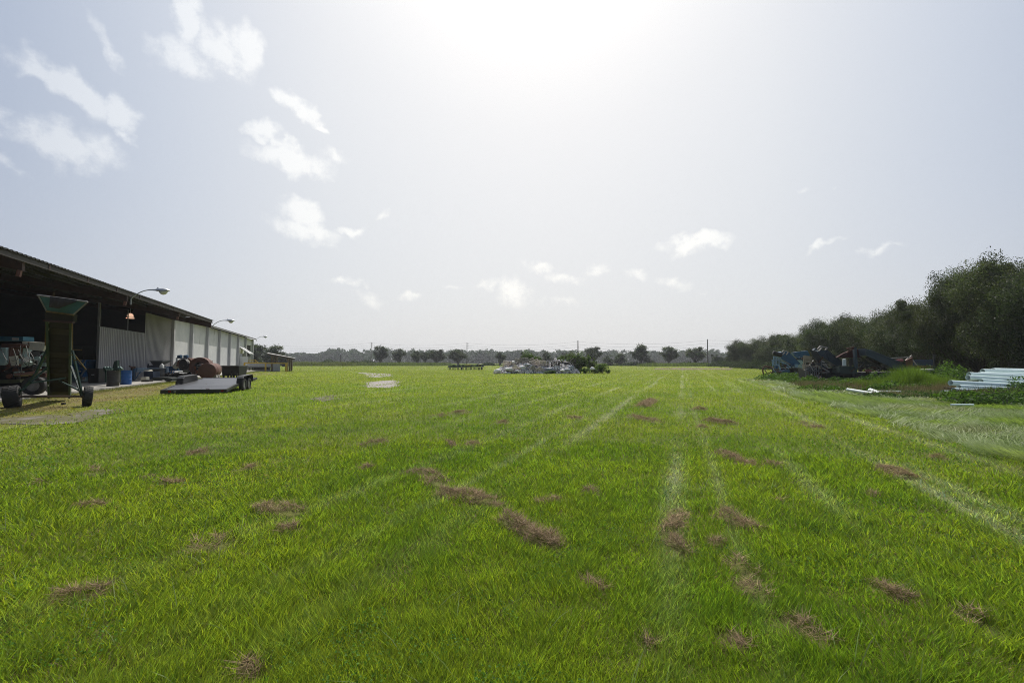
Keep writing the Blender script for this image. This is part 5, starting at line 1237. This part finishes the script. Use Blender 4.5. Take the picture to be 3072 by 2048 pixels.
# ------------------------------------------------------------------ far forest, one hazy mass
rs = np.random.RandomState(55); parts = []; tr_ = MB()
for i in range(760):
    a = -0.98+1.96*rs.rand(); Y = 540+130*rs.rand()*(1 if i % 3 else .3); x = math.tan(a)*Y
    n = 230; r = 5.5+3*rs.rand()
    prof = 13.2+2.6*fnoise(np.array([x]), np.array([0.]), 60.)[0]+3.0*rs.rand()+(1.8 if -.40 < a < -.2 else 0)-(3.5 if -.47 < a < -.385 else 0)-(2 if -.21<a<-.19 else 0)
    cx = rs.normal(size=(9, 3)); cx /= np.linalg.norm(cx, axis=1)[:, None]; w9 = rs.randint(0, 9, n)
    g = rs.normal(size=(n, 3)); g /= np.linalg.norm(g, axis=1)[:, None]; g *= (rs.rand(n)**.4)[:, None]
    low = 2.5 if i % 2 else 7
    c = cx[w9]*np.array([r*.62, r*.62, (prof-low)*.36])+g*np.array([r*.42, r*.42, (prof-low)*.2])
    c = c+np.array([x, Y, (prof+low)/2]); c[:, 2] = np.clip(c[:, 2], .5, 20)
    col = np.array([.045, .078, .036])*(.6+.7*rs.rand(n))[:, None]*(.75+.5*rs.rand())
    parts.append(leaves(rs, c, 1.8, col, .1, .7)); tr_.tube((x, Y, 0), (x+rs.normal()*.3, Y, prof*.8), .24, .1, 5, False)
    if i % 2 == 0:      # under-wall of saplings
        m_ = 300; c = np.stack([x+(rs.rand(m_)-.5)*18, Y+(rs.rand(m_)-.5)*8, rs.rand(m_)**1.5*10.5], 1); parts.append(leaves(rs, c, 1.6, np.array([.045, .06, .032])*(.5+.7*rs.rand(m_))[:, None], .1, .7))
V, Cn, I, C = merge(parts)
ff = tag(mesh_np('far_forest', V, Cn, I, C, pineleaf), 'hazy line of far woodland behind the field', 'forest', kind='stuff')
tr_.build('tree_stems', barkm, ff)
# ------------------------------------------------------------------ rough growth along the far edges
def tuftmass(name, boxes, label, cat, mat, w, seed, lean=.35, segs=1):
    rs = np.random.RandomState(seed); parts = []
    for (x, y, rx, ry, h, n, col) in boxes:
        n = max(20, int(n*TQ)); px, py = x+(rs.rand(n)*2-1)*rx, y+(rs.rand(n)*2-1)*ry
        hh = h*(.45+.8*fnoise(px, py*1.5, max(.6, rx*.12)))*(.6+.6*rs.rand(n))
        cc = np.array(col)*(.55+.8*rs.rand(n))[:, None]*(.75+.5*fnoise(px+80, py, max(.8, rx*.2)))[:, None]
        parts.append(blades(rs, np.stack([px, py, np.zeros(n)], 1), rs.rand(n)*6.28, lean*(.3+rs.rand(n)), hh, w*(.6+.8*rs.rand(n)), cc, segs))
    V, Cn, I, C = merge(parts)
    return tag(mesh_np(name, V, Cn, I, C, mat), label, cat, kind='stuff')
wm = leafmat('weed_blades', .42, .6, .2)
tuftmass('field_edge_weeds', [(gx(1050, 200), 203, 42, 18, 1.7, 26000, (.12, .155, .04)), (gx(900, 190), 195, 26, 14, 2.0, 12000, (.13, .15, .04)), (gx(1500, 212), 214, 40, 6, 1.0, 9000, (.10, .14, .035)), (gx(1900, 205), 200, 42, 6, 1.2, 12000, (.10, .14, .035)), (gx(2120, 172), 175, 24, 6, 1.5, 8000, (.12, .16, .04))], 'band of unmown weeds along the far edge of the field', 'weeds', wm, .16, 3)
leafmass('edge_scrub', [(gx(px, Y), Y, rx, 2, h, int(rx*500), (.06, .095, .028)) for px, Y, rx, h in ((985, 195, 4, 3), (1058, 190, 4, 2.6), (1100, 200, 5, 2.5), (1163, 200, 4, 1.6), (1466, 195, 3, 1.6), (1545, 180, 4, 2), (1735, 175, 4, 2.2), (1900, 185, 6, 1.8), (1955, 183, 5, 1.6), (2060, 180, 6, 1.8), (2100, 178, 7, 1.5), (2170, 160, 6, 2.2), (2215, 140, 6, 2.4), (2245, 122, 5, 2.6), (2290, 105, 5, 2.4), (2335, 92, 4, 2.2))], 'scattered green scrub at the feet of the far trees', 'scrub', pineleaf, .35, 8)
dirt = MB(); dirt.add([P(a, b, 1) if False else G(a, b, .02) for a, b in ((1962, 1104.5), (2040, 1103.2), (2110, 1104), (2200, 1103.5), (2190, 1109), (2120, 1108), (2050, 1109), (1965, 1107.5))], [tuple(range(8))])
tag(dirt.build('dirt_patch', pmat('brown_soil', (.22, .15, .11), (.14, .09, .065), .6, .95, 0, .5)), label='strip of bare brown soil at the far end of the stripes', kind='structure')
# bushes around the heap
BUSH = [(1741, 1057, 63.5, 2.7, 0, 'bush', 'large dense green bush standing in the right end of the heap'), (1768, 1066, 65.5, 2.0, 1, 'bush', 'rounded bush just right of the large dense one'), (1603, 1056, 68, 2.9, 2, 'bush', 'rounded bright green bush behind the middle of the heap'), (1577, 1054, 70, 2.4, 0, 'bush', 'upright green bush behind the left of the heap'),
 (1710, 1058, 68, 3.2, 1, 'bush', 'green bush behind the right crest of the heap'), (1686, 1057, 71, 2.4, 2, 'bush', 'olive bush behind the dark shell of the heap'), (1806, 1087, 62, 1.7, 1, 'shrub', 'loose leafy shrub, rightmost by the heap'), (1782, 1100, 62, 1.6, 0, 'shrub', 'low shrub round the lone white bundle'), (1822, 1106, 61.5, .9, 1, 'shrub', 'smallest sprig right of all the heap shrubs'), (1655, 1110, 60.6, 1.3, 0, 'shrub', 'low leafy weed clump in front of the heap'), (1640, 1112, 60.4, 1.0, 1, 'shrub', 'smaller weed clump left of the low leafy one'), (1791, 1094, 63.5, 1.5, 0, 'shrub', 'leafy shrub behind the lone white bundle'), (1756, 1100, 61.5, 1.4, 1, 'shrub', 'low shrub under the large dense bush')]
for i, (px, ty_, Y, wd, var, kd, lb) in enumerate(BUSH):
    p = P(px, 1100, Y); hh = P(px, ty_, Y).z
    plant(('bush%d' if kd == 'bush' else 'shrub%d') % (var % (3 if kd == 'bush' else 2)), kd, (p.x, p.y, 0), i*1.1, wd/(3.0 if kd == 'bush' else 1.7), hh/(3 if kd == 'bush' else 1.4), lb, kd, 'bushes around the rubbish heap')

# ================================================================== derelict machines on the right
def S(pts, Y, th, name, mat, parent): return MB().hull4([P(x, y, Y if len(q_) == 0 else q_[0]) for (x, y, *q_) in pts], th, (.2, 1, 0)).build(name, mat, parent)
def bars(lst, Y, w, name, mat, parent):
    mb = MB()
    for (a, b, c, d) in lst: mb.bar(P(a, b, Y), P(c, d, Y), w)
    return mb.build(name, mat, parent)
slate = pmat('slate_blue_paint', (.022, .045, .065), (.015, .03, .045), 3, .5, 0, .15, RUST, .12)
palest = pmat('bare_pale_steel', (.38, .36, .32), (.28, .25, .22), 5, .6, .1, .1, RUST, .2)
bluest = pmat('pale_blue_steel', (.24, .38, .48), (.16, .28, .38), 5, .6, 0, .1, RUST, .15)
Y = 40.5
ma = thing('vegetable_harvester', P(2345, 1137, Y), 'derelict bright blue harvester with a raised discharge chute, farthest left in the weeds', 'harvester')
S([(2336, 1060), (2345, 1054), (2366, 1055), (2398, 1090), (2391, 1101), (2345, 1077)], Y, 1.0, 'chute', bluep, ma)
S([(2366, 1056, Y+.9), (2371, 1060, Y+.9), (2402, 1091, Y+.9), (2396, 1093, Y+.9)], Y, .1, 'chute_side', pmat('dark_teal_steel', (.012, .06, .08), (.01, .045, .06)), ma)
bars([(2345.5, 1057, 2351.4, 1050.4), (2351.4, 1050.4, 2365, 1055), (2365, 1055, 2358.6, 1064), (2347, 1064, 2354, 1057)], Y-.1, .07, 'guard_loop', palest, ma)
bars([(2320.5, 1069, 2342, 1074), (2318, 1079, 2346, 1079), (2321, 1095, 2336, 1095)]+[(x, 1070+(x-2320)*.2, x, 1095) for x in (2320.5, 2325, 2330, 2337)]+[(2316, 1078, 2318, 1098)], Y-.3, .055, 'work_cage', bluest, ma)
bars([(2356, 1089, 2371, 1102), (2337, 1096, 2341, 1109), (2359, 1100, 2366, 1105), (2340, 1085, 2352, 1087), (2346, 1088, 2360, 1092)], Y-.4, .09, 'strut', bluest, ma)
S([(2347, 1112), (2369, 1108), (2368, 1131), (2347, 1133)], Y-.2, .8, 'drive_housing', bluep, ma)
bars([(2289.5, 1138.5, 2312, 1124.5), (2312, 1124.5, 2330, 1126), (2330, 1126, 2348, 1129)], Y-.6, .14, 'skid', bluest, ma)
MB().path([P(2292, 1131, Y), P(2288, 1112, Y), P(2289, 1103, Y), P(2296, 1097.5, Y), P(2316, 1102, Y)], .06, 8).path([P(2294, 1110, Y), P(2303, 1122, Y), P(2313, 1114, Y)], .04, 6).build('hooped_pipe', rusty, ma, True)
MB().lathe(P(2330, 1061, Y), (.9, -.3, -.35), [(-.35, .1), (-.3, .2), (.3, .2), (.45, .12)], 14).build('roller', dkmetal, ma, True)
ir = random.Random(31)
def clutter(n, x0, x1, y0, y1, Y, mats, parent, names, smin=.06, smax=.35):
    for k in range(n):
        c = P(ir.uniform(x0, x1), ir.uniform(y0, y1), Y+ir.uniform(-.3, 1.2)); j = ir.randrange(len(mats)); q_ = MB()
        if k % 3: q_.bar(c, c+Vector((ir.uniform(-.7, .7), ir.uniform(-.4, .4), ir.uniform(-.55, .55))), ir.uniform(.03, .07))
        else: q_.box(c, (ir.uniform(smin, smax), ir.uniform(.1, .4), ir.uniform(smin, smax*.8)), ir.uniform(-.6, .6))
        q_.build(names[j], mats[j], parent)
clutter(40, 2318, 2390, 1080, 1128, Y, (dkmetal, rusty, bluep, bluest), ma, ('gear_train', 'linkage', 'bracket', 'fitting'))
MB().box(P(2360, 1118, Y+1.2), (2.0, 1.2, .9)).build('engine_block', blackp, ma)
for px in (2326, 2378): wheel(ma, Vector((gx(px, Y+.6), Y+.6, .42)), (1, .3, 0), .42, .28)
mh = thing('blue_hopper', P(2405, 1130, 42.5), 'bright blue hopper over a teal tank between the two harvesters', 'hopper')
S([(2379, 1057), (2395, 1054.5), (2428, 1051), (2431, 1065), (2418, 1072), (2400, 1076.5), (2382, 1068)], 42.5, .5, 'bin', bluep, mh)
S([(2393, 1079.5), (2411, 1079.5), (2409, 1104), (2392, 1102)], 42.3, 1.0, 'tank', tealp, mh)
S([(2390, 1073), (2422, 1071), (2420, 1080), (2388, 1080)], 42.8, .5, 'bin_frame', dkmetal, mh)
bars([(2395, 1100, 2393, 1130), (2411, 1100, 2413, 1130), (2400, 1072, 2425, 1085), (2370, 1105, 2410, 1111)], 42.6, .09, 'leg', rusty, mh)
Y = 33.5
mc = thing('vegetable_harvester', P(2450, 1150, Y), 'derelict slate-blue harvester with pale wooden cage and raised chute, middle of the row', 'harvester')
S([(2451, 1060), (2456, 1050), (2482.4, 1050), (2520, 1078), (2537, 1094), (2512, 1098.6), (2480, 1079)], Y, 1.1, 'chute', slate, mc)
S([(2427.6, 1048.6), (2451.4, 1053.3), (2462, 1075), (2484, 1103), (2473, 1106), (2440, 1072)], Y-.2, .35, 'elevator_belt', blackp, mc)
S([(2441, 1051), (2447, 1044), (2452, 1050)], Y-.1, .4, 'end_cheek', slate, mc)
bars([(2452.6, 1047, 2461, 1038), (2461, 1038, 2482.4, 1042.6), (2482.4, 1042.6, 2475, 1050), (2456, 1053, 2465, 1043)], Y-.25, .07, 'guard_loop', palest, mc)
bars([(2484, 1054, 2486, 1078), (2484, 1056, 2468, 1072), (2487, 1056, 2516, 1078)], Y-.03, .05, 'chute_rib', slate, mc)
bars([(2410, 1066, 2411, 1110), (2414, 1065, 2417, 1110), (2415, 1067, 2434, 1070), (2416, 1079, 2440, 1079), (2416, 1099, 2464, 1099)]+[(x, 1068+(x-2417)*.15, x, 1087) for x in (2418, 2421, 2424, 2427, 2430, 2433)]+[(2430, 1086, 2431, 1095)], Y-.3, .055, 'slatted_cage', pmat('cream_timber', (.40, .34, .25), (.28, .22, .15), 6, .8, 0, .2, RUST, .2), mc)
bars([(x, 1100, x+ir.uniform(-1, 1), 1128) for x in (2417, 2424, 2431, 2437, 2443, 2449, 2455, 2464)]+[(2416, 1113, 2464, 1113), (2418, 1108, 2436, 1101), (2436, 1101, 2446, 1104), (2464, 1080, 2464, 1148), (2456, 1122, 2456, 1150)], Y-.35, .045, 'lower_cage', pmat('grey_steel_bar', (.16, .16, .17), (.1, .1, .1)), mc)
S([(2466, 1082), (2474, 1084), (2480, 1098), (2478, 1102), (2467, 1092)], Y-.3, .1, 'mesh_panel', palest, mc)
bars([(2466, 1103, 2488, 1115), (2468, 1117, 2488, 1117), (2475, 1090, 2483, 1104)], Y-.35, .08, 'strut', palest, mc)
bars([(2416, 1129.5, 2447, 1139)], Y-.8, .11, 'rust_bar', rusty, mc)
MB().hull4([P(2394, 1149, Y-1), P(2420, 1139, Y-1), P(2450, 1140, Y-1), P(2443, 1148, Y-1), P(2420, 1147, Y-1)], .8, (0, 1, 0)).build('shoe', pmat('grey_steel_bar', (0, 0, 0)), mc)
clutter(60, 2414, 2478, 1085, 1135, Y, (dkmetal, rusty, slate, palest), mc, ('gear_train', 'linkage', 'bracket', 'fitting'))
MB().box(P(2440, 1122, Y+1.0), (1.5, 1.2, .8)).box(P(2495, 1120, Y+.8), (1.6, 1.2, .8)).build('engine_block', blackp, mc)
for px in (2424, 2500): wheel(mc, Vector((gx(px, Y+.8), Y+.8, .42)), (1, .4, 0), .42, .28)
Y = 32.0
md = thing('belt_elevator', P(2610, 1140, Y), 'long slate-blue belt elevator with a red-brown hopper on an upright post', 'conveyor')
S([(2511, 1072), (2530, 1060), (2555, 1050), (2595, 1045), (2612, 1073)], Y+.9, .3, 'hopper', pmat('dark_red_steel', (.05, .012, .009), (.035, .01, .008), 4, .95, 0, .1), md)
S([(2562.5, 1041), (2569.5, 1041), (2574, 1104), (2567, 1104)], Y-.2, .25, 'upright_post', slate, md)
S([(2595.6, 1045), (2608.6, 1049), (2735, 1101), (2729, 1115), (2691, 1109), (2598, 1066)], Y, .9, 'belt_trough', slate, md)
bars([(2608, 1048.5, 2735, 1100.5)], Y-.03, .05, 'trough_lip', pmat('slate_lip', (.06, .09, .115), (.045, .07, .09)), md)
bars([(2540, 1045.5, 2563, 1041.5), (2546, 1047, 2546, 1053), (2560, 1044, 2540, 1058)], Y-.1, .09, 'tie_bar', rusty, md)
bars([(2577, 1103, 2597, 1087), (2597, 1081, 2599, 1104), (2551, 1074, 2551, 1100), (2556, 1074, 2556, 1095), (2600, 1090, 2618, 1090), (2599, 1102, 2622, 1092), (2598, 1072, 2700, 1112), (2620, 1092, 2660, 1110), (2600, 1075, 2640, 1094), (2640, 1110, 2662, 1092), (2675, 1113, 2690, 1105), (2562, 1087, 2600, 1087)], Y+.35, .1, 'truss', dkmetal, md)
S([(2518, 1099), (2571, 1099), (2572, 1121), (2518, 1121)], Y+.2, 1.1, 'gear_case', pmat('dark_cabinet_green', (0, 0, 0)), md)
S([(2480, 1118), (2735, 1114), (2735, 1137), (2480, 1140)], Y+.8, .9, 'chassis', blackp, md)
MB().tube(P(2596, 1112, Y), P(2614, 1112, Y), .06).tube(P(2688, 1082, Y+.5), P(2707, 1081, Y+.5), .1).build('red_roller', pmat('red_roller_paint', (.28, .08, .08), (.18, .05, .05)), md, True)
MB().lathe(P(2532.5, 1097, Y+.4), (0, 0, 1), [(0, .12), (.46, .12), (.48, .08)], 14).build('pale_canister', whitep, md, True)
bars([(2734, 1075, 2760, 1109), (2670, 1074, 2728, 1071), (2716, 1081, 2735, 1066)], Y, .06, 'stay_rod', palest, md)
clutter(60, 2505, 2735, 1104, 1136, Y+.3, (dkmetal, rusty, blackp), md, ('gear_train', 'linkage', 'bracket'))
for px in (2590, 2622, 2700): wheel(md, Vector((gx(px, Y+.3), Y+.3, .40)), (.2, -1, 0), .40, .26)
Y = 31
me_ = thing('implement_bed', P(2790, 1135, Y), 'dark low implement bed with a cream lip at the foot of the wood', 'trailer')
S([(2742, 1079), (2800, 1078), (2802, 1098), (2745, 1100)], Y+1.4, .3, 'headboard', pmat('navy_steel', (0, 0, 0)), me_)
S([(2750, 1096), (2800, 1096), (2802, 1103), (2756, 1106)], Y+.7, .4, 'bed_side', rusty, me_)
MB().hull4([P(2759, 1108, Y), P(2802, 1106, Y), P(2803, 1111, Y), P(2762, 1112, Y)], .5, (0, 1, 0)).build('bed_lip', cream, me_)
S([(2763, 1112), (2848, 1114), (2852, 1132), (2763, 1134)], Y+.1, 1.0, 'body', pmat('navy_steel', (0, 0, 0)), me_)
bars([(2803, 1062, 2801, 1108), (2800, 1108, 2806, 1100)], Y+.2, .09, 'post', dkmetal, me_)
S([(2720, 1080), (2738, 1071), (2738, 1105), (2722, 1100)], Y+.6, .15, 'bed_end', rusty, me_)

# ================================================================== pipes
def pipe(a, b, r, mat, label, group, wall=.012):
    d = (b-a); L = d.length
    mb = MB().lathe(a, d, [(0, r-wall), (0, r), (L, r), (L, r-wall)], 20, True)
    o = mb.build('pipe', mat, None, True); tag(o, label, 'pipe', group); return o
PG = 'pale green plastic pipes stacked in the weeds'
PP = [(2947, 1114, 3150, 1117, 22.4, .125, 'topmost long mint pipe of the stack'), (2979, 1110.5, 3150, 1114, 22.9, .12, 'mint pipe peeping over the back of the topmost one'), (2938, 1122, 3150, 1126, 22.0, .115, 'mint pipe directly under the topmost one'), (2906, 1123, 3150, 1134, 21.7, .115, 'mint pipe starting left of the one under the top'),
      (2903, 1132, 3150, 1147, 21.4, .12, 'third-row mint pipe sloping down to the right'), (2943, 1143, 3150, 1155, 21.2, .11, 'short-looking mint pipe tucked under the third row'), (2851, 1148, 3120, 1162, 20.9, .125, 'long mint pipe reaching farthest left, with a socket joint'), (2876, 1160, 3060, 1168, 20.7, .105, 'mint pipe low in the weeds under the long one'),
      (2861, 1170.5, 3050, 1180, 20.5, .12, 'dirty mint pipe lowest of the stack'), (2828, 1176, 2858, 1177, 20.5, .09, 'short mint pipe stub left of the stack')]
for (a, b, c, d, Yp, r, lb) in PP:
    p, q = P(a, b, Yp), P(c, d, Yp+.2); p.z = max(p.z, r); q.z = max(q.z, r); pipe(p, q, r, mintp, lb, PG)
for i, px in enumerate((2905, 3060)):
    o = MB().box((gx(px, 21.6), 21.6, .16), (.2, 2.6, .32)).build('bearer', wood); tag(o, ['timber bearer under the left ends of the stacked pipes', 'timber bearer under the right part of the stacked pipes'][i], 'timber', 'bearers under the pipe stack')
stk = MB()
for i in range(9):
    yy = 21.0+.27*(i % 5); 
p, q = P(2542, 1165.4, 22.6), P(2619, 1183, 21.2); p.z = .20; q.z = .09; pipe(p, q, .075, whitep, 'slim white pipe lying aslant, leftmost of the loose pipes', 'loose white pipes in the grass')
p, q = P(2611, 1172, 21.9), P(2640, 1185, 20.9); p.z = .2; q.z = .1; pipe(p, q, .11, whitep, 'stubby white pipe between the slim one and the grey one', 'loose white pipes in the grass')
p, q = P(2639, 1184, 21.2), P(2702, 1181, 20.9); p.z = .12; q.z = .13; pipe(p, q, .125, grpipe, 'grey pipe with its open end facing right', 'loose white pipes in the grass', .02)
p, q = P(2853, 1231, 15.7), P(2921, 1233, 15.6); p.z = .09; q.z = .09; pipe(p, q, .04, mintp, 'thin mint pipe almost buried in the bent grass', 'loose white pipes in the grass')
# ================================================================== weeds round the machines
bl = []
g1, g2, g3 = (.085, .155, .028), (.06, .11, .028), (.045, .08, .03)
for (x0, x1, Yc, h, n, dens, col) in ((2350, 2420, 37.5, .65, 8, 900, g1), (2300, 2350, 39, .7, 5, 700, g1), (2395, 2440, 32.5, .5, 5, 900, g1), (2470, 2560, 30.5, .55, 8, 1300, g2), (2540, 2640, 28.5, .65, 9, 1500, g2), (2620, 2740, 28.5, .8, 9, 1500, g2), (2500, 2620, 26, .45, 9, 1300, g1),
        (2740, 2860, 27, .95, 9, 1300, g1), (2440, 2620, 25.2, .32, 12, 520, g1), (2640, 2880, 20.8, .22, 14, 350, g2), (2790, 2870, 31, 1.5, 6, 1300, g1), (2860, 3100, 25.5, .8, 12, 1200, g3), (2640, 2800, 24, .5, 9, 900, g1), (2940, 3100, 19.0, .36, 11, 450, g1), (3060, 3110, 20.2, .75, 4, 700, g2), (2860, 2960, 19.2, .36, 7, 500, g1), (2900, 3060, 17.5, .3, 9, 600, g2)):
    for i in range(n):
        px = x0+(x1-x0)*(i+.5)/n; yy = Yc+ir.uniform(-.8, .8); bl.append((gx(px, yy), yy, ir.uniform(.7, 1.3), ir.uniform(.6, 1.0), h*ir.uniform(.75, 1.25), dens, col))
leafmass('broadleaf_weeds', bl, 'bright broad-leaved weeds and vines swallowing the machines', 'weeds', bushleaf, .12, 12)
tl = []
for (x0, x1, Yc, h, n, dens, col) in ((2660, 2780, 25.5, .85, 9, 1700, (.13, .20, .030)), (2718, 2745, 26, 1.35, 3, 1600, (.13, .20, .03)), (2765, 2800, 25.5, 1.0, 3, 1600, (.13, .20, .03)), (2560, 2700, 25, .6, 11, 1300, (.125, .18, .032)), (2780, 2860, 24.5, .75, 6, 1300, (.12, .18, .03))):
    for i in range(n):
        px = x0+(x1-x0)*(i+.5)/n; yy = Yc+ir.uniform(-.6, .6); tl.append((gx(px, yy), yy, .55, .5, h*ir.uniform(.8, 1.15), dens, col))
tuftmass('feathery_weeds', tl, 'tall feathery yellow-green weeds in front of the machines', 'weeds', wm, .012, 14, .38, 2)
dl = []
for (x0, x1, Yc, h, n, dens, col) in ((2450, 2560, 25.5, .6, 9, 150, (.26, .21, .10)), (2560, 2620, 24.5, .55, 5, 220, (.26, .20, .10)), (2640, 2900, 20.6, .35, 15, 260, (.26, .24, .10)), (2870, 3080, 19.3, .6, 12, 260, (.14, .12, .06)), (2400, 2520, 29, .45, 9, 350, (.22, .20, .08)), (2700, 2860, 23.0, .55, 8, 420, (.22, .18, .08))):
    for i in range(n):
        px = x0+(x1-x0)*(i+.5)/n; yy = Yc+ir.uniform(-.6, .6); dl.append((gx(px, yy), yy, .7, .6, h*ir.uniform(.7, 1.2), dens, col))
tuftmass('dry_weeds', dl, 'brown dead weed stalks between the pipes and machines', 'weeds', strawm, .014, 15, .5, 2)
tuftmass('apron_edge_grass', [(0, 0, .1, .1, .05, 20, (.1, .15, .03))]+[(Bp(t, 12.0-.25).x, Bp(t, 12.0-.25).y, .9, .9, .10, 700, (.14, .15, .045)) for t in np.arange(14, 90, 1.6)], 'ragged grass edging the concrete apron', 'grass', wm, .014, 16, .6)

# ================================================================== haze
m, nt, out = nt_new('haze_air')
pv = nt.nodes.new('ShaderNodeVolumePrincipled'); pv.inputs['Density'].default_value = HAZE; pv.inputs['Color'].default_value = (.93, .96, 1, 1); pv.inputs['Anisotropy'].default_value = .35
nt.links.new(pv.outputs[0], out.inputs['Volume'])
hb = MB().box((0, 380, 11), (1660, 900, 24.2)).build('haze', m)
tag(hb, label='pale summer haze over the field', kind='stuff', cat='haze')
scene.render.engine = 'CYCLES'
scene.cycles.max_bounces = 6; scene.cycles.diffuse_bounces = 3; scene.cycles.glossy_bounces = 2; scene.cycles.transmission_bounces = 4; scene.cycles.volume_bounces = 0
scene.cycles.use_denoising = True
scene.cycles.denoising_input_passes = 'RGB_ALBEDO_NORMAL'
scene.cycles.filter_width = 1.0
scene.cycles.denoising_prefilter = 'NONE'
